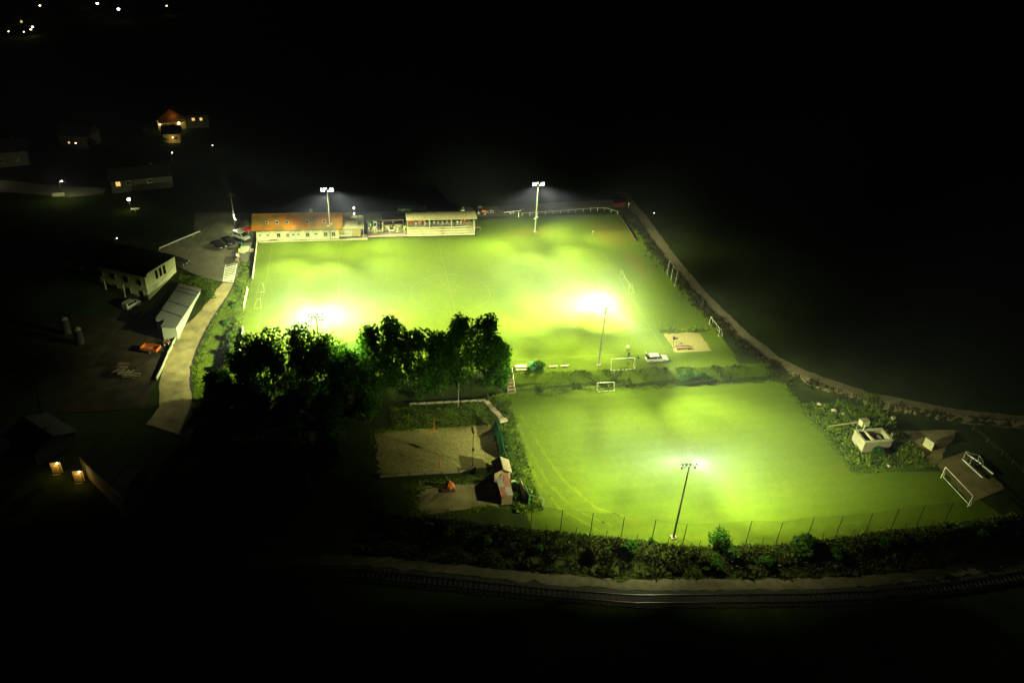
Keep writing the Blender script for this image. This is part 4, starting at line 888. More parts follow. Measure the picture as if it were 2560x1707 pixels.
# ------------------------------------------------------------------ volleyball court, huts, stone path
Z0 = -2.57
wb = thing('windbreak', 'dark green cloth windbreak along the right side of the sand court', 'windbreak', (2.6, -52, Z0)); O = wb.location.copy()
n = 9; fr_ = []; 
for k in range(n + 1):
    v = -47.6 - k * 1.0; s_ = .35 * math.sin(math.pi * k / n)
    fr_.append([(2.2 + s_, v, Z0 + .05), (2.9 + s_ * .4, v - .1, Z0 + 2.1 - .18 * math.sin(math.pi * ((k * 1.6) % 1))), (2.96 + s_ * .4, v - .1, Z0 + 2.1 - .18 * math.sin(math.pi * ((k * 1.6) % 1))), (2.27 + s_, v, Z0 + .05)])
MB().loft(fr_).build('cloth', greent, wb, O)
for k in (0, 3, 6, 9): MB().tube((3.1, -47.6 - k, Z0), (3.05, -47.7 - k, Z0 + 2.2), .05).build('post', darksteel, wb, O)
lp = thing('court_lamp', 'dark lamp post with long black head over the sand court', 'lamp post', (-2.75, -57.6, Z0)); 
MB().tube((0, 0, 0), (-.05, .1, 7.2), .07, .05).build('post', darksteel, lp); MB().box((-.1, .7, 7.3), (.28, 1.5, .14)).build('lamp_head', blackm, lp); MB().box((.0, .05, 3.6), (.4, .3, .4)).build('switch_box', blackm, lp)
for i, (x, y, lb) in enumerate(((-8.3, -57.0, 'orange volleyball post on the near side of the sand court'), (-8.4, -47.5, 'orange volleyball post on the far side of the sand court'))):
    t = thing('volleyball_post', lb, 'post', (x, y, Z0), 0, 'volleyball posts'); MB().tube((0, 0, 0), (0, 0, 2.45), .07).build('post', orange, t); MB().box((-.5, 0, .05), (1.1, .12, .1)).build('foot', orange, t); MB().tube((0, 0, 1.8), (-.9, 0, 2.2), .03).build('crank_arm', orange, t)
board_wall('court_boards', 'low grey board edging along the near side of the sand court', [(-18.6, -58.7), (-11, -58.8), (-2.4, -59.2)], .55, conc, (0, -.1), 2.2, .1, woodd)
sw_ = thing('leaning_screen', 'dark triangular screen at the right end of the court boards', 'screen', (-3.4, -59.5, Z0)); MB().add([(-1.4, 0, 0), (.9, .1, 0), (.9, .1, 1.5), (-1.4, -.06, 0), (.9, .04, 0), (.9, .04, 1.5)], [(0, 1, 2), (5, 4, 3), (0, 3, 4, 1), (1, 4, 5, 2), (2, 5, 3, 0)]).build('cloth', blackm, sw_); MB().tube((.92, .07, 0), (.92, .07, 1.6), .04).build('post', darksteel, sw_)
ht = thing('garden_hut', 'small hut with pale gable roof and pinkish front beside the sand court', 'hut', (1.65, -60.8, Z0)); O = ht.location.copy(); pink = mat('pink_plaster', (.34, .24, .14), .85, .1)
MB().prism([(.35, -62.0), (3.0, -62.0), (3.0, -59.6), (.35, -59.6)], Z0, -.5).build('wall', pink, ht, O)
MB().add([(.35, -62.0, -.5), (3.0, -62.0, -.5), (1.65, -62.0, .28), (.35, -61.9, -.5), (3.0, -61.9, -.5), (1.65, -61.9, .28)], [(0, 1, 2), (5, 4, 3), (0, 2, 5, 3), (1, 4, 5, 2)]).build('gable', pink, ht, O)
for s in (-1, 1):
    r_ = MB().box((1.65 + s * .8, -60.85, -.03), (1.72, 3.3, .09), ry=s * .52).build('roof_panel', mat('pale_roof_board', (.27, .22, .12), .8, .12), ht, O)
MB().box((1.65, -60.85, .42), (.14, 3.32, .1)).build('ridge', wood, ht, O)
MB().box((2.3, -62.03, -1.6), (.75, .06, 1.8)).build('door', wood, ht, O)
hb = MB(); hb.path([(.7, -62.5, Z0 + .9), (2.9, -62.5, Z0 + .9)], .04)
for x in (.7, 1.4, 2.1, 2.9): hb.tube((x, -62.5, Z0), (x, -62.5, Z0 + .9), .035)
hb.path([(1.5, -62.5, Z0 + .9), (1.9, -62.2, Z0 + 2.0), (2.0, -62.5, Z0 + .9)], .05); hb.build('railing', mat('rust_brown', (.3, .1, .03), .8), ht, O)
sh = thing('tool_shed', 'low shed roofed with alternating rusty and grey panels below the hut', 'shed', (1.5, -65.4, Z0)); O = sh.location.copy()
MB().prism([(.6, -67.6), (2.35, -67.6), (2.35, -63.2), (.6, -63.2)], Z0, -.85).build('wall', wood, sh, O)
rust = mat('rusty_sheet', (.26, .1, .035), .8, .3, 2); greysh = mat('grey_sheet', (.22, .21, .16), .7, .15)
for i in range(2):
    for j in range(2): MB().box((.95 + j * 1.05, -64.3 - i * 2.2, -.76 + .02 * ((i + j) % 2)), (1.03, 2.15, .06)).build('roof_panel', rust if (i + j) % 2 else greysh, sh, O)
tb = thing('round_tub', 'small pale green round tub between hut and hedge', 'tub', (3.45, -63.0, Z0)); MB().tube((0, 0, 0), (0, 0, .5), .4, .48, 14).build('tub_wall', greent, tb); MB().tube((0, 0, .5), (0, 0, .54), .5, n=14).build('rim', mat('pale_green', (.25, .42, .28), .6), tb)
ob = thing('orange_tarpaulin', 'bright orange tarpaulin heap on the dark yard', 'tarpaulin', (-7.3, -62.6, Z0)); b = MB(); n = 12
b.loft([[(r * (1 + .25 * math.sin(3 * k + j)) * math.cos(2 * math.pi * k / n), r * .75 * (1 + .2 * math.cos(2 * k + 2 * j)) * math.sin(2 * math.pi * k / n), z + .08 * math.sin(5 * k)) for k in range(n)] for j, (r, z) in enumerate(((.85, .1), (.75, .5), (.5, 1.0), (.28, 1.4), (.1, 1.6)))]); b.build('cloth', orange, ob); MB().box((-.3, -.5, .12), (2.2, 1.0, .24)).build('base', woodd, ob)
rw = thing('retaining_wall', 'low pale wall line along the foot of the trees above the sand court', 'wall', (-5, -39, -2.6)); O = rw.location.copy()
dp = dense([(-12.3, -38.8), (2.4, -39.1)], 1.5)
for a, b_ in zip(dp[:-1], dp[1:]): MB().box(((a[0] + b_[0]) / 2, (a[1] + b_[1]) / 2, hz(*a) + .2), (1.47, .22, .5)).build('wall_block', conc, rw, O)
sn = thing('stone_steps', 'winding pale stone steps from the retaining wall down to the windbreak', 'steps', (3.4, -42.3, Z0)); O = sn.location.copy()
for k in range(13):
    t_ = k / 12; x = 2.4 + 2.1 * t_; y = -39.3 - 6.0 * t_
    MB().box((x, y, Z0 + .12), (1.25, .4, .22), -.35 + random.uniform(-.2, .2), taper=.92).build('stone', stone, sn, O, bevel=.04)
MB().box((4.6, -45.8, Z0 + .2), (1.7, 1.0, .35), .2, taper=.9).build('stone', stone, sn, O, bevel=.05)
sp_ = thing('thin_pole', 'thin pale pole standing before the retaining wall', 'pole', (-3.2, -40.6, Z0)); MB().tube((0, 0, 0), (.05, 0, 5.2), .05, .035).build('pole', steel, sp_); MB().sph((.05, 0, 5.25), .08).build('cap', steel, sp_)

# ------------------------------------------------------------------ works area on the right
bs = thing('concrete_basin', 'open concrete basin with inner beam and grate beside the training pitch', 'basin', (71.4, -60.5, hz(71.4, -60.5))); O = bs.location.copy(); zb = hz(71.4, -60.5) - .1
for a, b_ in (((68.7, -62.3), (74.3, -61.95)), ((68.7, -59.05), (74.3, -58.7)), ((68.7, -61.95), (69.05, -59.05)), ((73.95, -61.95), (74.3, -59.05))): MB().b2((*a, zb), (*b_, -.25)).build('wall', conc, bs, O)
for a, b_ in (((68.6, -62.4), (74.4, -61.9)), ((68.6, -59.1), (74.4, -58.6)), ((68.6, -61.9), (69.1, -59.1)), ((73.9, -61.9), (74.4, -59.1))): MB().b2((*a, -.25), (*b_, -.12)).build('coping', conc_l, bs, O)
MB().b2((70.5, -61.9, -.5), (70.85, -59.1, -.2)).build('beam', conc_l, bs, O); MB().b2((69.1, -61.9, -1.3), (73.9, -59.1, -1.2)).build('cover', darksteel, bs, O); MB().box((72.4, -60.4, -.9), (1.3, 1.1, .5)).build('hatch', conc, bs, O)
MB().tube((70.2, -59.0, -.3), (70.3, -59.0, 1.1), .13).build('vent_pipe', steel, bs, O); MB().path([(68.9, -58.8, -.1), (69.0, -58.6, 1.2)], .04).build('rod', steel, bs, O)
for dy in (0, .35): MB().path([(74.4, -61.6 + dy, -1.5), (74.5, -61.6 + dy, .7), (74.9, -61.6 + dy, .7)], .04).build('ladder_rail', steel, bs, O)
def pblock(label, x, y, d, rz): 
    z = hz(x, y); t = thing('concrete_block', label, 'block', (x, y, z), rz, 'pale blocks of the works area'); MB().box((0, 0, d[2] / 2), d).build('block', conc_l, t, bevel=.05); MB().box((0, 0, d[2] + .04), (d[0] * .92, d[1] * .92, .08)).build('lid', conc, t); return t
pblock('pale cube shaped concrete block behind the basin', 73.7, -54.6, (1.7, 1.2, 1.2), .05); pblock('tall tilted pale concrete block right of the basin', 82.5, -62.4, (.9, 2.0, 1.8), .25); pblock('small pale concrete block in the dark behind the basin', 80.7, -53.6, (.7, .6, .6), .2)
pp_ = thing('pipe', 'long pale pipe lying in front of the cube shaped block', 'pipe', (69.5, -54.4, hz(69.5, -54.4) + .35)); MB().tube((-3, -.2, 0), (3, .25, .1), .12).build('tube', conc_l, pp_); MB().tube((-3.06, -.2, 0), (-2.9, -.19, 0), .17).build('collar', conc_l, pp_)
for s in (-2.2, 2.2): MB().box((s, 0, -.22), (.3, .4, .26)).build('support', wood, pp_)
im2 = thing('field_roller', 'steel field implement with long pale beams and cage frame on bare earth', 'implement', (87.6, -69, hz(87.6, -69)), 0); b = MB()
MB().tube((-1.3, 2.2, .5), (-1.0, -2.9, .5), .16).build('beam', steel, im2); MB().tube((1.3, .2, .5), (1.7, -2.2, .5), .16).build('beam', steel, im2); MB().tube((.5, 3.2, .6), (1.3, .5, .6), .14).build('beam', steel, im2)
cf_ = MB(); cf_.path([(-1.2, 2.2, .5), (-.9, 2.6, 1.9), (.9, 1.4, 1.9), (1.2, 1.2, .5)], .05); cf_.path([(-1.2, .6, .5), (-.9, .8, 1.7), (.9, .2, 1.7), (1.3, .0, .5)], .05); cf_.path([(-.9, 2.6, 1.9), (-.9, .8, 1.7)], .05); cf_.path([(.9, 1.4, 1.9), (.9, .2, 1.7)], .05); cf_.build('cage_frame', steel, im2)
for x, y in ((-.6, 1.5), (.8, .9)): wheel(im2, (x, y, .35), .35, .25, steel)
rail_fence('track_fence', 'thin dark wire fence beyond the works area', [(94.8, -58.5), (95.2, -66), (95.6, -74)], 1.0, 2.6, woodd, .02, (1.0, .55))
for i, (x, y, r, lb) in enumerate(((70.2, -49.9, .7, 'largest pale rock of the rubble beside the farm track'), (68.4, -47.4, .5, 'pale rock at the upper end of the rubble by the track'), (71.5, -50.9, .45, 'small rock at the lower end of the rubble by the track'), (71.7, -66.4, .4, 'pale flat stone on the grass below the basin'))):
    z = hz(x, y); b = MB(); n = 9; b.loft([[(rr_ * r * random.uniform(.8, 1.2) * math.cos(2 * math.pi * k / n), rr_ * r * random.uniform(.7, 1.1) * math.sin(2 * math.pi * k / n), zz * r * .7) for k in range(n)] for rr_, zz in ((.9, 0), (1.05, .35), (.8, .8), (.35, 1.05))]); o = tag(b.build('rock', stone), lb, 'rock', 'rocks of the works area'); o.location = (x, y, z)

# ------------------------------------------------------------------ car park, road and yard in the west
um = thing('parasol', 'closed red parasol at the left corner of the clubhouse', 'parasol', (-48.1, 34.2, .02)); MB().tube((0, 0, 0), (0, 0, 2.9), .04).build('pole', steel, um); n = 12
MB().loft([[(r * math.cos(2 * math.pi * k / n) * (1 + .06 * (k % 2)), r * math.sin(2 * math.pi * k / n) * (1 + .06 * (k % 2)), z) for k in range(n)] for r, z in ((1.25, 2.0), (1.2, 2.12), (.65, 2.55), (.05, 2.85))]).build('canopy', redcl, um); MB().tube((0, 0, 0), (0, 0, .12), .35, n=14).build('base', conc, um)
lpz = thing('utility_pole', 'tall wooden utility pole with crossarm and glowing lamps in the car park', 'utility pole', (-51.85, 39.0, 0)); MB().tube((0, 0, 0), (0, 0, 10.2), .17, .11, 10).build('pole', bark, lpz); MB().box((0, 0, 9.3), (1.7, .1, .12)).build('crossarm', wood, lpz)
for x in (-.7, 0, .7): MB().tube((x, 0, 9.36), (x, 0, 9.6), .05).build('insulator', white, lpz)
MB().sph((.1, -.3, 4.05), .14).build('lamp', bulb, lpz, smooth=True); MB().box((.15, -.3, 3.35), (.12, .12, .5)).build('lamp_tube', bulb, lpz); MB().box((.3, -.3, 2.85), (.4, .12, .14), ry=.7).build('lamp_tube', bulb, lpz); MB().path([(0, 0, 4.2), (.1, -.3, 4.2)], .03).build('bracket', steel, lpz)
bulb_light('pole_light', (-52.0, 38.2, 3.8), 950, lpz, (.9, 1, .72), .15)
for i, (a, b_) in enumerate((((-52.5, 39, 9.6), (-72, -48, 6.5)), ((-51.2, 39, 9.6), (-70, -49, 6.5)))):
    o = MB(); P = [Vector(a).lerp(Vector(b_), k / 24) - Vector((0, 0, 1.5 * math.sin(math.pi * k / 24))) for k in range(25)]; o.path(P, .03, 4); tag(o.build('overhead_wire', blackm), ('left' if i == 0 else 'right') + ' overhead wire running down from the utility pole', 'wire', 'overhead wires')
gr = thing('guard_rail', 'dim metal guard rail along the left edge of the car park', 'guard rail', (-64, 32, 0)); O = gr.location.copy(); dp = dense([(-68.4, 27.2), (-63.5, 33.2), (-60.2, 36.9)], 2.0)
for a, b_ in zip(dp[:-1], dp[1:]): MB().box(((a[0] + b_[0]) / 2, (a[1] + b_[1]) / 2, .6), (math.dist(a, b_), .06, .3), math.atan2(b_[1] - a[1], b_[0] - a[0])).build('rail', steel, gr, O)
for a in dp: MB().box((a[0] + .1, a[1] - .1, .35), (.1, .1, .7)).build('post', steel, gr, O)
zc = thing('hatched_marking', 'white diagonal hatching painted at the car park exit', 'marking', (-50.4, 13.6, .03)); O = zc.location.copy()
A_, B_, C_, D_ = (-51.9, 18.0), (-49.3, 18.6), (-49.2, 9.0), (-51.5, 9.8)
NB = 9
for k in range(NB):
    t0, t1 = k / NB, (k + .5) / NB
    f = lambda P, Q, t: (P[0] + (Q[0] - P[0]) * t, P[1] + (Q[1] - P[1]) * t)
    p0, p1 = f(D_, A_, min(1, t0 * .9)), f(D_, A_, min(1, t1 * .9)); q1, q0 = f(C_, B_, min(1, t1 * .9 + .1)), f(C_, B_, min(1, t0 * .9 + .1))
    MB().add([(*p0, .028), (*q0, .028), (*q1, .028), (*p1, .028)], [(0, 1, 2, 3)]).build('stripe', mat('road_paint', (.78, .8, .6), .7, .08), zc, O)
for P, Q in ((A_, B_), (D_, A_), (C_, B_), (D_, C_)): q_ = line('b', P, Q, .16, .032); MB().add(q_.v, q_.f).build('border', mat('road_paint', (.78, .8, .6), .7, .08), zc, O)
# ticket corner: table tent, bins, boxes beside the goal line boards
ck = thing('ticket_canopy', 'pale square canopy roof beside the left goal line boards', 'canopy', (-47.9, 22.2, 0)); O = ck.location.copy(); b = MB(); b.prism([(-48.75, 20.4), (-47.6, 19.8), (-46.65, 21.4), (-46.75, 23.8), (-48.7, 23.8)], 2.1, 2.2); b.build('roof', mat('pale_canvas', (.5, .5, .3), .8, .08), ck, O)
for x, y in ((-48.6, 20.6), (-46.9, 21.5), (-46.9, 23.6), (-48.6, 23.6)): MB().tube((x, y, 0), (x, y, 2.1), .05).build('post', darksteel, ck, O)
for i, (x, y, d, m_, lb) in enumerate(((-49.3, 25.2, (.6, .6, 1.0), mat('yellow_plastic', (.6, .55, .06), .6), 'yellow bin left of the pale canopy'), (-48.3, 26.5, (.8, .6, 1.1), greenp, 'green bin behind the pale canopy'), (-47.4, 26.2, (.7, .6, .9), conc_l, 'pale box behind the pale canopy'), (-49.5, 22.4, (.7, .9, .9), woodl, 'pale wooden crate on the car park side of the canopy'), (-49.6, 20.6, (.6, .8, .7), wood, 'brown wooden crate on the car park side of the canopy'), (-46.9, 25.0, (1.6, .6, .7), conc, 'low grey trough behind the boards by the canopy'), (-49.4, 27.4, (.7, .7, 1.5), greent, 'tall green bin in front of the white van'))):
    t = thing('bin' if 'bin' in lb else ('crate' if 'crate' in lb else 'storage_box'), lb, 'bin' if 'bin' in lb else 'box', (x, y, .02), random.uniform(-.2, .2)); MB().box((0, 0, d[2] / 2), d, taper=1.06).build('body', m_, t, bevel=.03); MB().box((0, 0, d[2] + .04), (d[0] * 1.12, d[1] * 1.12, .08)).build('lid', m_ if i % 2 else blackm, t)
wbs = thing('street_sign', 'dark traffic sign casting a shadow onto the hatched marking', 'sign', (-49.1, 19.4, .02)); MB().tube((0, 0, 0), (0, 0, 2.4), .04).build('post', steel, wbs); MB().box((0, -.06, 2.0), (.7, .04, .7), .6).build('panel', steel, wbs)

# pale building with three slit windows
zA, zB = -3.1, -.2
A3 = at(R5(745, 850), zA); B3 = at(R5(1122, 440), zB); A3 = Vector((A3.x, A3.y, 0)); B3 = Vector((B3.x, B3.y, 0))
d_ = (B3 - A3).normalized(); nx = Vector((-d_.y, d_.x, 0)); nx = nx if nx.x < 0 else -nx
def on_wall(px):      # where a pixel's line of sight meets the lit wall
    k = at(px, 0) - CAM; nn = nx; t = (A3 - CAM).dot(nn) / k.dot(nn); return CAM + k * t
W1 = on_wall(R5(680, 530)); W2 = on_wall(R5(705, 465)); W3 = on_wall(R5(1100, 228)); W4 = on_wall(R5(1122, 420))
pb = thing('pale_building', 'pale plastered building with three dark slit windows beside the car park', 'building', (A3.x, A3.y, -3.2)); O = pb.location.copy()
prof = [Vector((A3.x, A3.y, -3.4)), Vector((B3.x, B3.y, -3.4)), W4, W3, W2, W1]
dep = 13.0
MB().loft([[tuple(p_) for p_ in prof], [tuple(p_ + nx * dep) for p_ in prof]]).build('wall', wallpaint, pb, O)
for a, b_ in ((W3, W2), (W2, W1)):
    up = Vector((0, 0, .12)); e = -nx * .35
    MB().add([a + e + up, b_ + e + up, b_ + nx * (dep + .3) + up, a + nx * (dep + .3) + up, a + e + up * 2.2, b_ + e + up * 2.2, b_ + nx * (dep + .3) + up * 2.2, a + nx * (dep + .3) + up * 2.2], [(0, 1, 2, 3), (7, 6, 5, 4), (0, 4, 5, 1), (1, 5, 6, 2), (2, 6, 7, 3), (3, 7, 4, 0)]).build('roof', roofdark, pb, O)
for x0, y0, x1, y1 in ((820, 432, 868, 532), (877, 395, 922, 497), (930, 360, 977, 465)):
    p0 = on_wall(R5(x0, y0)); p1 = on_wall(R5(x1, y1)); c_ = (p0 + p1) / 2; hgt = abs(p0.z - p1.z) * .98; wd = max(.7, abs((p1 - p0).dot(d_)) * .8)
    an_ = math.atan2(d_.y, d_.x); o = MB().box(c_, (wd + .16, .14, hgt + .16), an_).build('window', frame, pb, O); MB().box(c_ - nx * .06, (wd, .1, hgt), an_).build('pane', glass, o, O)
dn = thing('building_wing', 'dim long wing with dark windows behind the pale building', 'building', (-78, 8, -3.2)); O = dn.location.copy(); sw0 = A3 + nx * 4.2; sd_ = nx
wgm = mat('wing_plaster', (.3, .29, .2), .9, .1)
wc = A3 + nx * 13 + d_ * 5.5; an_ = math.atan2(nx.y, nx.x)
MB().box(wc + nx * 6 + Vector((0, 0, -.2)), (12.0, 9.0, 6.4), an_).build('wall', wgm, dn, O); MB().box(wc + nx * 6 + Vector((0, 0, 3.2)), (12.8, 9.8, .4), an_).build('roof', roofdark, dn, O)
for k in range(6):
    c_ = A3 + nx * (1.6 + k * 3.6) - d_ * .02 + (d_ * 1.0 if k > 3 else Vector((0, 0, 0)))
    for z in (-1.6, 1.2): o = MB().box(c_ + Vector((0, 0, z)), (1.1, .16, 1.5), an_).build('window', frame, dn, O); MB().box(c_ - d_ * .05 + Vector((0, 0, z)), (.95, .12, 1.35), an_).build('pane', glass, o, O)
for k in range(2): c_ = A3 + nx * (5.0 + k * 5.2) - d_ * 1.6; MB().box(c_ + Vector((0, 0, -1.2)), (.25, .25, 4.0), an_).build('column', white_old, dn, O)
# long shed with sheet roof
zs = 0.6
S_ = [at(R5(1165, 610), zs), at(R5(1475, 688), zs), at(R5(1120, 1228), zs), at(R5(905, 1215), zs), at(R5(965, 1118), zs), at(R5(830, 1110), zs)]
ls = thing('long_shed', 'long shed with grey sheet roof and whitish side wall above the lane', 'shed', ((S_[0].x + S_[2].x) / 2, (S_[0].y + S_[2].y) / 2, -2)); O = ls.location.copy()
cen = sum(S_, Vector()) / 6
ins = [cen + (p_ - cen) * .95 for p_ in S_]
MB().prism([(p_.x, p_.y) for p_ in ins], [hz(p_.x, p_.y) - .3 for p_ in ins], [zs - .08] * 6).build('wall', mat('whitewashed_wall', (.5, .55, .4), .85, .12), ls, O)
MB().prism([(p_.x, p_.y) for p_ in S_], zs - .05, zs + .08).build('roof', roofgrey, ls, O)
for t_ in (.1, .2, .5, .75): a = S_[0].lerp(S_[5], t_); b_ = S_[1].lerp(S_[2], t_); MB().box(((a.x + b_.x) / 2, (a.y + b_.y) / 2, zs + .1), ((b_ - a).length * .96, .16, .06), math.atan2(b_.y - a.y, b_.x - a.x)).build('roof_batten', roofdark, ls, O)
# orange tipper trailer
c0 = atg(R6(670, 245), .9); otr = thing('tipper_trailer', 'bright orange tipper trailer standing in the lower yard', 'trailer', (c0.x, c0.y, c0.z + .04), -.32); b = MB()
MB().box((0, 0, .62), (3.4, 1.8, .1)).build('floor', mat('rusty_orange', (.3, .09, .02), .8, .3), otr)
for c_, d2 in (((0, .9, .98), (3.5, .07, .62)), ((0, -.9, .98), (3.5, .07, .62)), ((1.73, 0, .98), (.07, 1.73, .62)), ((-1.73, 0, .98), (.07, 1.73, .62))): MB().box(c_, d2).build('side_board', orange, otr)
for s in (-1, 1): wheel(otr, (.2, s * .8, .34), .34, .22)
MB().box((2.4, 0, .5), (1.3, .14, .12)).build('drawbar', darksteel, otr); MB().box((0, 0, .5), (3.2, .9, .14)).build('chassis', darksteel, otr)
mc = thing('scrap_machine', 'rusty farm machine with pale parts beside the orange trailer', 'machine', atg(R6(870, 180), .4), .5)
b = MB(); b.path([(-.8, 0, .5), (0, .3, 1.1), (.8, 0, .6)], .07); b.path([(-.6, .5, .3), (.6, .5, 1.2)], .06); b.box((.2, -.2, .5), (.9, .6, .5)); b.build('frame', mat('rusty_steel', (.2, .07, .02), .8, .3), mc); MB().box((.3, -.7, .6), (.7, .25, .3), .3).build('seat', white_old, mc)
for x in (-.6, .6): wheel(mc, (x, -.3, .3), .3, .16)
bp_ = [atg(R6(1000, 110)), atg(R6(890, 345)), atg(R6(815, 520)), atg(R6(755, 640))]
board_wall('lane_boards', 'pale board fence between the lane and the lower yard', [(p_.x - .1, p_.y) for p_ in bp_], .75, white_old, (-.1, 0), 2.3)
for i, q in enumerate(((165, 820), (198, 845))):
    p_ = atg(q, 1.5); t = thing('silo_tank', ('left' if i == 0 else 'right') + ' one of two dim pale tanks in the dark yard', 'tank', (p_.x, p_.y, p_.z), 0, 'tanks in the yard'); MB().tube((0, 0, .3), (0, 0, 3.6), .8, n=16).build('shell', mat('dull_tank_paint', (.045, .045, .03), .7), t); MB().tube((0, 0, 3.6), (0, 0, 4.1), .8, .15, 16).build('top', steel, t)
    for a in range(3): MB().tube((.6 * math.cos(a * 2.1), .6 * math.sin(a * 2.1), 0), (.6 * math.cos(a * 2.1), .6 * math.sin(a * 2.1), .4), .06).build('leg', steel, t)
for i, (x, y) in enumerate(((330, 470), (390, 560), (300, 530), (440, 590))):   # scrap piled up in the yard
    p_ = atg(R6(x, y)); t = thing('plank_pile', f'{ORD[i]} dim pile of scrap planks from the left in the yard', 'planks', p_, random.uniform(-.6, .9), 'scrap piles in the yard')
    for k in range(6): MB().box((random.uniform(-.5, .5), -.6 + k * .25, .1 + .1 * (k % 3)), (2.2, .2, .07), random.uniform(-.3, .3)).build('plank', conc if k % 2 else wood, t)

# ------------------------------------------------------------------ village houses and lamps in the dark
def house(label, loc, rz, W_, D, H, rh, wm=plast_d, rm=roofdark, wins=(), chim=True):
    t = thing('village_house', label, 'house', loc, rz, None)
    MB().box((0, 0, H / 2), (W_, D, H)).build('wall', wm, t)
    r = MB(); o_ = .5
    r.add([(-W_ / 2 - o_, -D / 2 - o_, H - .1), (W_ / 2 + o_, -D / 2 - o_, H - .1), (W_ / 2 + o_, D / 2 + o_, H - .1), (-W_ / 2 - o_, D / 2 + o_, H - .1), (-W_ / 2 - o_, 0, H + rh), (W_ / 2 + o_, 0, H + rh)], [(0, 1, 5, 4), (2, 3, 4, 5), (0, 4, 3), (1, 2, 5), (3, 2, 1, 0)])
    ro = r.build('roof', rm, t)
    if chim: MB().box((W_ * .2, .6, H + rh * .8), (.6, .6, 1.5)).build('chimney', conc, ro)
    for (x, z, wd, hh, lit, side) in wins:
        y = -D / 2 - .03 if side == 's' else D / 2 + .03
        c_, dm, dp_ = ((x, y, z), (wd + .2, .12, hh + .2), (wd, .06, hh)) if side == 's' else ((W_ / 2 + .03, x, z), (.12, wd + .2, hh + .2), (.06, wd, hh))
        o = MB().box(c_, dm).build('window', frame, t)
        e = Vector((0, -.06, 0)) if side == 's' else Vector((.06, 0, 0))
        for sx in (-1, 1):
            q = Vector(c_) + e + (Vector((sx * (wd / 4 + .02), 0, 0)) if side == 's' else Vector((0, sx * (wd / 4 + .02), 0)))
            MB().box(q, (wd / 2 - .05, .06, hh) if side == 's' else (.06, wd / 2 - .05, hh)).build('pane', warm if lit else glass, o)
    return t
hA = house('chalet style house glowing orange from its porch lamps, left of the pitch', (-82.5, 128, 0), .25 - math.pi / 2, 8, 9, 3.6, 3.6, mat('warm_plaster', (.4, .3, .14), .9, .1), mat('brown_roof', (.16, .07, .03), .9), [(-2.4, 1.4, 1.2, 1.3, 0, 'e'), (2.2, 1.4, 1.0, 1.2, 1, 'e'), (0, 1.3, .9, 1.9, 0, 'e')])
MB().add([(4.02, -3.4, 3.65), (4.02, 3.4, 3.65), (4.02, 0, 6.6), (4.1, -3.4, 3.65), (4.1, 3.4, 3.65), (4.1, 0, 6.6)], [(0, 2, 1), (3, 4, 5), (0, 1, 4, 3), (1, 2, 5, 4), (2, 0, 3, 5)]).build('gable_boards', mat('gable_wood', (.34, .16, .04), .8, .2), hA)
MB().box((4.9, 0, 2.9), (1.6, 8.4, .14)).build('balcony', wood, hA)
for y in (-4, 4): MB().box((5.5, y, 1.42), (.16, .16, 2.84)).build('porch_post', wood, hA)
MB().sph((4.6, -3.9, 2.2), .26).build('porch_lamp', bulbw, hA, smooth=True); MB().sph((4.6, 2.2, 2.4), .24).build('porch_lamp', bulb, hA, smooth=True)
bulb_light('porch_light', (0, 0, 0), 150, hA, (1, .72, .35), .3).location = (5.6, -3.9, 2.2); bulb_light('porch_light', (0, 0, 0), 120, hA, (1, .9, .6), .3).location = (5.8, 2.2, 2.3); bulb_light('gable_light', (0, 0, 0), 70, hA, (1, .5, .15), .3).location = (5.6, .6, 4.4)
house('dark house with two small lit windows right of the glowing chalet', (-73.8, 130, 0), .1, 7, 8, 4.6, 2.4, wins=[(-1.3, 3.0, .9, .9, 1, 's'), (1.2, 3.0, .8, .9, 1, 's')])
hB = house('low house with orange lit end wall in front of the glowing chalet', (-79.5, 112.5, 0), .1, 5, 6, 3.2, 1.8, mat('warm_plaster', (.55, .42, .2)), wins=[(1.2, 1.6, .9, 1.0, 0, 's')]); bulb_light('wall_light', (0, 0, 0), 70, hB, (1, .66, .2), .2).location = (.4, -4.2, 1.6); MB().sph((.4, -3.25, 1.9), .15).build('wall_lamp', bulbw, hB, smooth=True)
hC = house('dim long roofed house with one yellow lit window left of the car park', (-81, 71.5, 0), .28, 16, 8, 3.6, 2.2, wins=[(-6.2, 2.6, 1.1, 1.2, 1, 's'), (-3.5, 2.6, 1.0, 1.1, 0, 's'), (2.0, 2.6, 1.0, 1.1, 0, 's')])
house('dark house with a single faint light beyond the village road', (-106.5, 108, 0), -.2, 9, 8, 4.2, 2.6, wins=[(-1.5, 2.0, .5, .6, 1, 's'), (2.5, 2.0, .9, 1, 0, 's')])
house('unlit house at the left edge beyond the lit road', (-122, 92, 0), .3, 10, 8, 4.5, 2.6, wins=[(-2, 2.0, .9, 1, 0, 's'), (2, 2.0, .9, 1, 0, 's')])
hD = house('house with two lit doorways low on the left edge of the picture', (-75, -43, hz(-75, -43)), -.75, 8, 7, 2.7, 1.5, wins=[(-2.5, 1.5, 1.0, 1.2, 0, 's'), (2.0, 1.5, 1.0, 1.2, 0, 's')])
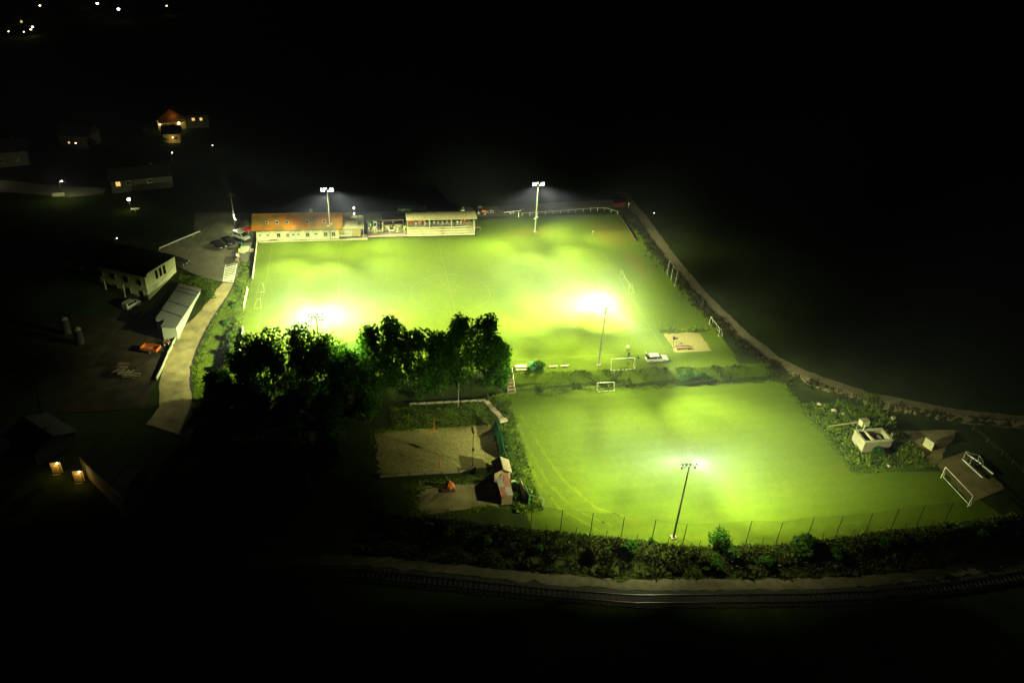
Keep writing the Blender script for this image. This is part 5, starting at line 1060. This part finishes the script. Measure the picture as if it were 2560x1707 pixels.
for k, (px_, pz, pw) in enumerate(((Q8(620, 340), .8, 60), (Q8(862, 432), .8, 60))):
    p_ = at(px_, hz(-70, -50) + 2.2); t = thing('patio_lamp', ('left' if k == 0 else 'right') + ' glowing patio lamp beside the dark house at lower left', 'lamp', (p_.x, p_.y, hz(p_.x, p_.y)), 0, 'patio lamps'); zt = p_.z - hz(p_.x, p_.y)
    MB().tube((0, 0, 0), (0, 0, zt), .05).build('post', woodl, t); MB().sph((0, 0, zt), .16).build('globe', bulbw, t, smooth=True)
    fr2 = MB(); fr2.path([(.25, -.3, zt - .1), (.2, -.3, .1), (-1.0, -.4, .1)], .06); fr2.path([(.25, -.3, zt - .1), (-1.0, -.4, zt - .1)], .06); fr2.build('pergola_frame', woodl, t)
    MB().box((-.4, .3, (zt) / 2), (1.6, .1, zt)).build('lit_panel', woodl, t); bulb_light('patio_light', p_ + Vector((-.2, -.6, -.3)), pw, t, (1, .66, .25), .15)
zr = hz(-60, -58) + 3.6
Rq = [at(Q8(1060, 120), zr), at(Q8(1600, 460), zr), at(Q8(1350, 760), zr), at(Q8(860, 270), zr)]
bh = thing('farm_barn', 'large dim barn roof with dark seams at lower left', 'barn', (sum(p_.x for p_ in Rq) / 4, sum(p_.y for p_ in Rq) / 4, hz(-60, -58))); O = bh.location.copy()
MB().prism([(p_.x, p_.y) for p_ in Rq], hz(-60, -58) - .2, zr - .3).build('wall', wgm, bh, O)
for k in range(3):
    a, b_ = Rq[0].lerp(Rq[1], k / 3 + .008), Rq[0].lerp(Rq[1], (k + 1) / 3 - .008); c_, d2 = Rq[3].lerp(Rq[2], (k + 1) / 3 - .008), Rq[3].lerp(Rq[2], k / 3 + .008)
    MB().prism([(a.x, a.y), (b_.x, b_.y), (c_.x, c_.y), (d2.x, d2.y)], [zr - .25] * 4, [zr + .05 * k] * 4).build('roof_panel', mat('barn_roof', (.12, .11, .07), .8, .2), bh, O)
gt = MB(); gt.path([Rq[3] + Vector((0, 0, .1)), Rq[2] + Vector((0, 0, .1)), Rq[2] + Vector((.4, -1.4, -.4))], .09); gt.build('gutter', white_old, bh, O)
sheet('village_road', [(-128, 70), (-108, 66.0), (-98, 63), (-90, 65.5), (-90, 69.5), (-104, 72), (-128, 80)], mat('village_asphalt', (.12, .12, .09), .9, .2), .02)
def street_lamp(label, loc, H, pw, col=(1, .97, .85), em=None, arm=.7, size=.16):
    t = thing('street_lamp', label, 'street lamp', loc, 0, 'street lamps of the village'); MB().tube((0, 0, 0), (0, 0, H), .07, .05).build('post', darksteel, t); MB().tube((0, 0, H), (arm, -.1, H + .15), .04).build('arm', darksteel, t); MB().sph((arm, -.1, H + .05), (size * 1.5, size, size)).build('lantern', em or bulb, t, smooth=True)
    if pw: bulb_light('street_light', Vector(loc) + Vector((arm, -.1, H - .25)), pw, t, col, .15)
    return t
street_lamp('street lamp shining on the village road left of the pitch', (-99.5, 62.2, 0), 5.0, 700)
street_lamp('street lamp at the left picture edge over the village road', (-122, 73, 0), 4.5, 160)
lw = thing('bright_wall', 'short overlit white wall at the foot of the village street lamp', 'wall', (-101.2, 64.0, 0)); MB().box((0, 0, .45), (3.0, .25, .9), .1).build('wall', white, lw); MB().box((0, 0, .94), (3.1, .35, .08), .1).build('coping', white, lw)
gsh = thing('garden_lamp', 'bright garden lamp above a lit shrub left of the car park', 'lamp', (-80.3, 53.1, 0)); MB().tube((0, 0, 0), (0, 0, 2.9), .05).build('post', darksteel, gsh); MB().sph((0, 0, 3.1), .42).build('globe', bulb, gsh, smooth=True); bulb_light('garden_light', (-80.0, 52.6, 2.2), 90, gsh, (1, 1, .85), .2)
lwb = thing('garden_table', 'pale lit garden table under the bright garden lamp', 'table', (-79.0, 52.3, 0)); MB().box((0, 0, .7), (2.0, 1.0, .08)).build('tabletop', white, lwb); MB().box((0, 0, .33), (.3, .3, .66)).build('leg', white, lwb)
far = [((435, 65), 7, 'upper of two warm lamps near the top left corner', bulbw, .35), ((1060, 42), 6, 'white lamp shining on shrubs at the top of the picture', bulb, .45), ((1290, 103), 6, 'brightest white lamp at the top of the picture', bulb, .5), ((1815, 68), 5, 'faint lamp furthest right along the top of the picture', bulbw, .3), ((335, 325), 3, 'lower warm lamp of the lit cluster near the left edge', bulbw, .3), ((355, 298), 4, 'upper white lamp of the lit cluster near the left edge', bulb, .34), ((260, 350), 3, 'small lamp left of the lit cluster near the left edge', bulbw, .2), ((95, 345), 3, 'faint lamp furthest left near the picture edge', bulbw, .2)]
for q, H, lb, em, sz in far:
    p_ = at(R8(*q), H); street_lamp(lb, (p_.x - .5, p_.y, 0), H, 40 if em is bulb else 60, (1, .97, .85) if em is bulb else (1, .75, .4), em, .5, sz)
for q, H, lb, em, sz in (((1875, 620), 3, 'small white lamp below the orange lit low house', bulb, .13), ((2315, 540), 2, 'faint lamp right of the orange lit low house', bulbw, .12), ((825, 515), 3, 'faint warm lamp by the dark house beyond the road', bulbw, .16), ((1272, 1550), 2, 'tiny white lamp left of the car park guard rail', bulb, .1)):
    p_ = at(R7(*q), H); street_lamp(lb, (p_.x - .5, p_.y, 0), H, 12, (1, .9, .7), em, .5, sz)
p_ = at((1633, 533), 1.2); street_lamp('tiny light beside the farm track at the far right corner', (p_.x, p_.y, 0), 1.2, 0, (1, 1, 1), bulb, .2, .07)
for i, q in enumerate(((200, 30), (235, 18), (330, 12), (60, 70))):
    p_ = at(q, 0); house(['dark far house behind the lit shrubs at the top', 'dark far house right of the lit shrubs at the top', 'dark far house near the brightest top lamp', 'dark far house by the lit cluster at the left edge'][i], (p_.x, p_.y + 8, 0), random.uniform(-.4, .4), 10, 9, 4.5, 3, wins=[(-2, 2.2, .9, 1, i == 3, 's'), (2, 2.2, .9, 1, 0, 's')])

# ------------------------------------------------------------------ vegetation
def leaf_quads(P, size, droop=.5, aspect=1.6):
    n = len(P); ax = rng.normal(0, 1, (n, 3)); ax[:, 2] = ax[:, 2] * .5 - droop; ax /= np.linalg.norm(ax, axis=1)[:, None]
    o = np.cross(ax, rng.normal(0, 1, (n, 3))); o /= np.linalg.norm(o, axis=1)[:, None]
    s = size * rng.uniform(.6, 1.4, n)[:, None]
    V = np.stack([P, P + ax * s * aspect * .45 + o * s * .42, P + ax * s * aspect, P + ax * s * aspect * .45 - o * s * .42], 1).reshape(-1, 3)
    return V, np.arange(4 * n).reshape(n, 4)
def crown_points(n, cen, rx, ry, rz_, lobes, seed):
    r = np.random.default_rng(seed); out = []
    L = []
    for k in range(lobes):
        t = k / max(1, lobes - 1); zz = -1 + 2 * t; w_ = math.sqrt(max(.08, 1 - (zz * .93) ** 2)) if zz > -.2 else .95
        a = r.uniform(0, 2 * math.pi); q = r.uniform(.25, .8) * w_
        L.append((cen[0] + rx * q * math.cos(a), cen[1] + ry * q * math.sin(a), cen[2] + rz_ * zz * .85, r.uniform(.32, .52)))
    per = n // lobes
    for x, y, z, s in L:
        d = r.normal(0, 1, (per, 3)); d /= np.linalg.norm(d, axis=1)[:, None]; q = r.uniform(.35, 1, per)[:, None] ** .6
        out.append(np.array([x, y, z]) + d * q * np.array([rx * s, ry * s, min(rz_ * .42, 1.5 * rx * s)]))
    return np.concatenate(out)
def tree(name, label, loc, H, rx, ry, n=7000, lobes=16, trunk_r=.22, crown0=.25, m=leafm, size=.34, seed=1, group=None, droop=.9):
    t = thing(name, label, 'tree', loc, 0, group); r = random.Random(seed)
    b = MB(); pts = [Vector((0, 0, -.3))]
    for k in range(1, 7): pts.append(Vector((r.uniform(-.15, .15) * k * .5, r.uniform(-.15, .15) * k * .5, H * .92 * k / 6)))
    for k in range(6): b.tube(pts[k], pts[k + 1], trunk_r * (1 - k / 7), trunk_r * (1 - (k + 1) / 7), 8)
    for k in range(9):
        z = r.uniform(crown0 * 1.1, .85); i = min(5, int(z * 6)); p_ = pts[i].lerp(pts[i + 1], z * 6 - i if z * 6 - i < 1 else .9); a = r.uniform(0, 6.28); ln = r.uniform(.5, .9)
        b.tube(p_, p_ + Vector((rx * ln * math.cos(a), ry * ln * math.sin(a), H * .12)), trunk_r * .35, .03, 6)
    b.build('trunk', bark, t)
    P = crown_points(n, (0, 0, H * (1 + crown0) / 2), rx, ry, H * (1 - crown0) / 2, lobes, seed)
    V, F = leaf_quads(P, size, droop); o = mesh_np('crown', V, F, m); adopt(o, t); return t
# the row of trees: (pixel of tree top, half width in m, height)
row = [((610, 848), 3.0, 11.5), ((668, 835), 3.1, 12.6), ((752, 826), 3.2, 13.2), ((815, 838), 3.0, 12.4), ((868, 880), 2.6, 9.8), ((925, 815), 2.3, 14.6), ((980, 796), 2.5, 15.6), ((1048, 828), 3.0, 13.2), ((1102, 836), 2.4, 12.9), ((1150, 792), 2.5, 15.5), ((1217, 788), 2.4, 15.8), ((1252, 850), 1.8, 12.0)]
tl = ['broad dark tree at the left end of the tree row', 'second tree from the left in the tree row', 'third tree from the left in the row, below the left lamps', 'fourth tree from the left in the tree row', 'lowest tree in the dip of the tree row', 'drooping tree just right of the dip in the row', 'tall spiky drooping tree in the middle of the row', 'rounded tree right of the tall middle tree', 'shorter tree between the round tree and the tall right pair', 'left one of the two tallest trees near the right end', 'right one of the two tallest trees near the right end', 'slim tree closing the right end of the row']
for i, (q, w_, H) in enumerate(row):
    v0 = -35.6 - .25 * (i % 3); zt = hz(at(q, 11).x, v0) + H
    for _ in range(6):
        p_ = at(q, zt); zt = zt + (p_.y - v0) * .5
    p_ = at(q, zt); zg = hz(p_.x, v0)
    tree('row_tree', tl[i], (p_.x, v0, zg), max(8, zt - zg), w_ * 1.4, w_ * 1.2, 5600, 30, .2, .12, leafm, .36, 40 + i, 'trees along the near touchline')
dk = [(540, 930, 5.5, 2.8, 'round dark tree beside the lane at the left end of the row'), (560, 960, 7.5, 3.4, 'dark tree in front of the left end of the tree row'), (640, 1000, 7, 3.4, 'second dark tree in front of the tree row'), (730, 990, 7.5, 3.2, 'third dark tree in front of the tree row'), (820, 1000, 7, 3.2, 'fourth dark tree in front of the tree row'), (905, 985, 6, 2.8, 'dark tree nearest the sand court in front of the row'), (520, 1060, 7, 3.6, 'black tree below the lane bend'), (680, 1090, 7, 3.8, 'black tree in the lower dark garden'), (800, 1110, 6.5, 3.6, 'black tree left of the sand court')]
for i, (x, y, H, w_, lb) in enumerate(dk):
    p_ = atg((x, y), H); zg = hz(p_.x, p_.y); tree('garden_tree', lb, (p_.x, p_.y, zg), H, w_, w_, 3500, 12, .2, .15, leafm, .42, 80 + i, 'dark trees below the tree row', .4)
def bush(label, x, y, r, H, n=900, m=leafb, size=.22, seed=0, group=None, name='bush'):
    z = hz(x, y); t = thing(name, label, 'bush', (x, y, z), 0, group); rr_ = np.random.default_rng(seed + 500)
    P = crown_points(n, (0, 0, H * .5), r * 1.1, r * 1.1, H * .52, 9, seed + 900); P[:, 2] = np.abs(P[:, 2]); V, F = leaf_quads(P, size, -.1); o = mesh_np('foliage', V, F, m); adopt(o, t)
    b = MB()
    for k in range(6): a = k * 1.05; b.tube((0, 0, -.1), (r * .55 * math.cos(a), r * .55 * math.sin(a), H * .75), .04, .015, 5)
    b.build('stems', bark, t); return t
bush('round bush growing against the green storage box', 13.9, -33.4, 1.15, 1.9, 1400, seed=1)
bush('bright green bush on the bank below the estate car', 43.8, -37.0, 2.0, 1.6, 2000, seed=2); bush('darker bush on the bank right of the bright one', 46.6, -37.0, 1.5, 1.3, 1200, seed=3)
bush('small round bush at the foot of the bank near the stairs', 13.4, -37.3, .7, .9, 600, seed=4)
p_ = atg(Q7(215, 505), .5); bush('spiky bare bush at the high fence right of the mast', p_.x, p_.y, 1.7, 2.6, 700, leafm, .3, 5)
p_ = atg(Q7(300, 540), .5); bush('low leafy bush behind the spiky bush at the fence', p_.x, p_.y, 1.4, 1.3, 900, leafb, .22, 6)
p_ = atg(Q7(835, 520), .5); bush('round green bush below the high fence on the railway bank', p_.x, p_.y, 2.3, 1.9, 2200, leafb, .25, 7)
p_ = atg(Q7(160, 640), .4); bush('dark round bush low on the railway bank', p_.x, p_.y, 1.4, 1.1, 1000, leafm, .25, 8)
bush('dark bush in front of the concrete basin', 71.3, -63.2, 1.1, 1.3, 900, leafm, .22, 9)
bush('small dark plant on the fence line near the mast foot', *atg(Q6(1705, 1150))[:2], .5, .6, 300, leafm, .16, 10)
for i in range(15):
    u_ = -8 + i * 6.6 + random.uniform(-2, 2); r_ = random.uniform(.6, 1.5); v_ = float(fence_v(u_)) - random.uniform(1.6, 3.4)
    bush(f'{ORD[i]} shrub from the left on the railway bank', u_, v_, r_, r_ * random.uniform(.6, 1.1), int(420 * r_ + 200), random.choice([leafb, leafm, weedbrown]), .24, 100 + i, 'shrubs on the railway bank')
for i, (x, y, r) in enumerate(((-47.6, -2, .8), (-48.4, -8, .9), (-47.2, -14, .9), (-46.6, -19, .8), (-47.5, 5, .7), (-53.5, 3, 1.3), (-46.3, -24, .9))): bush(f'{ORD[i]} low bush counted along the left grass bank', x, y, r, r * .9, 500, leafb, .2, 20 + i, 'bushes on the left bank')
for i, (q, r) in enumerate((((1605, 330), 1.4), ((1672, 322), 1.0), ((1568, 372), .9), ((1800, 370), 1.2), ((1860, 350), 1.0), ((1800, 520), 1.5))): p_ = atg(R7(*q), .8); bush(f'{ORD[i]} garden shrub lit by the chalet porch lamps', p_.x, p_.y, r, 1.6 * r, 350, leafb, .3, 40 + i, 'shrubs round the glowing chalet')
for i, (x, y) in enumerate(((4.3, -50), (4.2, -52.5), (3.9, -55), (3.8, -57.5), (3.7, -60), (3.5, -64), (3.3, -66.5))): bush(f'{ORD[i]} hedge bush from the top beside the mesh fence', x, y, .75, 1.1, 450, leafb, .18, 60 + i, 'hedge bushes along the mesh fence')

def tufts(name, label, P, size, m, blades=4, tall=1.0, spread=.55):
    """rough growth: every tuft is a fan of blades rooted on the slope"""
    n = len(P); P = np.repeat(P, blades, 0); k = len(P)
    base = P.copy(); base[:, 0] += rng.normal(0, size * .35, k); base[:, 1] += rng.normal(0, size * .35, k); base[:, 2] = height(base[:, 0], base[:, 1]) - .02
    d = rng.normal(0, spread, (k, 3)); d[:, 2] = rng.uniform(.5, 1.2, k) * tall; s = (size * rng.uniform(.5, 1.5, k))[:, None]
    cl = .55 + .55 * (np.sin(base[:, 0] * .9 + 2 * np.sin(base[:, 1] * .7)) * np.sin(base[:, 1] * 1.3 + base[:, 0] * .35) + 1) * rng.uniform(.6, 1.3, k); s = s * cl[:, None]
    sd_ = rng.normal(0, 1, (k, 3)); sd_[:, 2] *= .2; sd_ /= np.linalg.norm(sd_, axis=1)[:, None]
    V = np.stack([base - sd_ * s * .22, base + sd_ * s * .22, base + d * s * .6 + sd_ * s * .3, base + d * s], 1).reshape(-1, 3)
    return struct(mesh_np(name, V, np.arange(4 * k).reshape(k, 4), m), 'stuff', label)
lane_l = np.array(sorted((p[1], p[0]) for p in rl)); lane_r = np.array(sorted((p[1], p[0]) for p in rr))
def off_lane(P, east):
    ul = np.interp(P[:, 1], lane_l[:, 0], lane_l[:, 1]); ur = np.interp(P[:, 1], lane_r[:, 0], lane_r[:, 1])
    k = (P[:, 0] > ur + .5) if east else (P[:, 0] < ul - .4)
    k &= ~((P[:, 1] > 8.6) & (P[:, 0] < -49.0)) if east else (P[:, 1] < 30 - .9 * 0)
    return P[k]
def scatter(n, fu, fv):
    """points: u from fu(n), v between the two curves of fv(u)"""
    u = fu(n); lo, hi = fv(u); v = lo + (hi - lo) * rng.uniform(0, 1, n); keep = np.sin(u * 1.7 + 3 * np.sin(v * .9)) + np.sin(v * 2.3 + u * .6) + rng.normal(0, .8, n) > -.9
    u, v = u[keep], v[keep]; return np.stack([u, v, height(u, v)], -1)
U = lambda a, b: (lambda n: rng.uniform(a, b, n))
btop = lambda u: np.interp(u, [8.5, 50.7, 62], [-33.9, -35.8, -36]); bft = lambda u: np.interp(u, [8.5, 52, 62], [-37.2, -38.7, -39])
tufts('bank_weeds', 'rough weeds covering the bank between the two pitches', scatter(9000, U(8.6, 62.5), lambda u: (bft(u), btop(u))), .2, weed, 4, .7)
tufts('bank_dry_weeds', 'dry brownish weeds scattered on the bank between the pitches', scatter(900, U(20, 62.5), lambda u: (bft(u), btop(u))), .3, weedbrown)
tufts('lane_bank_grass', 'rough grass on the bank between lane and main pitch', off_lane(scatter(15000, U(-55, -45.2), lambda u: (-36 + 0 * u, 20 + 0 * u)), True), .26, weed, 3, .6)
rlx = np.array(rr)[:, ::-1]; 
tufts('railway_bank_growth', 'thick dark growth on the bank above the railway', scatter(13000, U(-22, 100), lambda u: (np.interp(u, [x for x, _ in RW], [y for _, y in RW]) + .5, fence_v(u) - .3)), .34, weedbrown)
tufts('railway_bank_greens', 'greener weeds along the top of the railway bank', scatter(7000, U(-10, 95), lambda u: (fence_v(u) - 2.6, fence_v(u) + .3)), .26, weed)
tufts('track_bank_growth', 'rough growth between the farm track and the pitches', scatter(11000, U(-60, 44), lambda s: (s * 0, s * 0 + 1)) * 0 if False else np.array([(pu - 1.7 - q, v, 0) for v in np.arange(-58, 42, .035) for pu, q in ((float(np.interp(-v, -PATH[:, 1], PATH[:, 0])), abs(rng.normal(0, 1.3))),)]), .36, weedbrown)
tufts('hedge_growth', 'weeds along the left side of the training pitch', scatter(3500, U(2.6, 7.0), lambda u: (-70 + 0 * u, -38 + 0 * u)), .3, weed)
tufts('court_bank_grass', 'rough dark grass between retaining wall and sand court', scatter(4000, U(-16, 3.5), lambda u: (-46.4 + 0 * u, -39.3 + 0 * u)), .26, weed, 3, .6)
tufts('works_weeds', 'weeds around the concrete basin', scatter(4200, U(64.6, 80), lambda u: (-66.5 + 0 * u, -47 + 0 * u)), .32, weed)
tufts('pitch_edge_grass', 'uneven longer grass along the edges of the training pitch', np.concatenate([np.stack([rng.normal(64.1, .3, 1500), rng.uniform(-67.5, -38, 1500), np.zeros(1500)], -1), np.stack([rng.uniform(63.8, 81, 900), np.zeros(900) - 67.2 + rng.normal(0, .35, 900), np.zeros(900)], -1), np.stack([rng.uniform(5, 64, 2200), np.zeros(2200), np.zeros(2200)], -1) + np.array([0, -1, 0]) * rng.uniform(37.0, 38.9, 2200)[:, None]]), .22, weed, 3, .7)
tufts('court_edge_weeds', 'short weeds creeping over the edges of sand court and dirt yard', np.concatenate([np.stack([rng.uniform(-20, 2.5, 900), rng.normal(-46.2, .35, 900), np.zeros(900)], -1), np.stack([rng.normal(-19.1, .4, 500), rng.uniform(-58.5, -46, 500), np.zeros(500)], -1), np.stack([rng.uniform(-15, .5, 700), rng.normal(-61.2, .6, 700), np.zeros(700)], -1), np.stack([rng.normal(-13.2, .8, 500), rng.uniform(-69, -61, 500), np.zeros(500)], -1), np.stack([rng.uniform(-15, 2, 700), rng.normal(-68.2, .5, 700), np.zeros(700)], -1)]), .2, weed, 3, .6)
tufts('sand_edge_grass', 'long grass along the back edge of the sand patch', scatter(700, U(43.6, 54), lambda u: (-22.1 + 0 * u, -21.2 + 0 * u)), .4, weed)
tufts('shed_meadow', 'rough grass between long shed and lane', np.array([p_ for p_ in off_lane(scatter(6000, U(-62, -50.5), lambda u: (-10 + 0 * u, 15 + 0 * u)), False) if not (p_[0] < -54.5 and p_[1] < 5.5) and p_[1] < 9.5 - (p_[0] + 52) * .55]), .26, weed, 3, .6)

# ------------------------------------------------------------------ night haze
hm = bpy.data.materials.new('night_haze'); hm.use_nodes = True; hn = hm.node_tree.nodes; hn.clear()
pv = hn.new('ShaderNodeVolumePrincipled'); pv.inputs['Color'].default_value = (.86, .9, 1, 1); pv.inputs['Density'].default_value = 0.0006; pv.inputs['Anisotropy'].default_value = -0.3
ho = hn.new('ShaderNodeOutputMaterial'); hm.node_tree.links.new(pv.outputs[0], ho.inputs['Volume'])
hm.cycles.volume_sampling = 'MULTIPLE_IMPORTANCE'; hm.cycles.homogeneous_volume = True
hzb = MB().b2((-1600, -1600, -5.8), (1600, 1600, 96)).build('haze', hm); hzb['kind'] = 'stuff'; hzb['label'] = 'thin night haze hanging over the whole place'
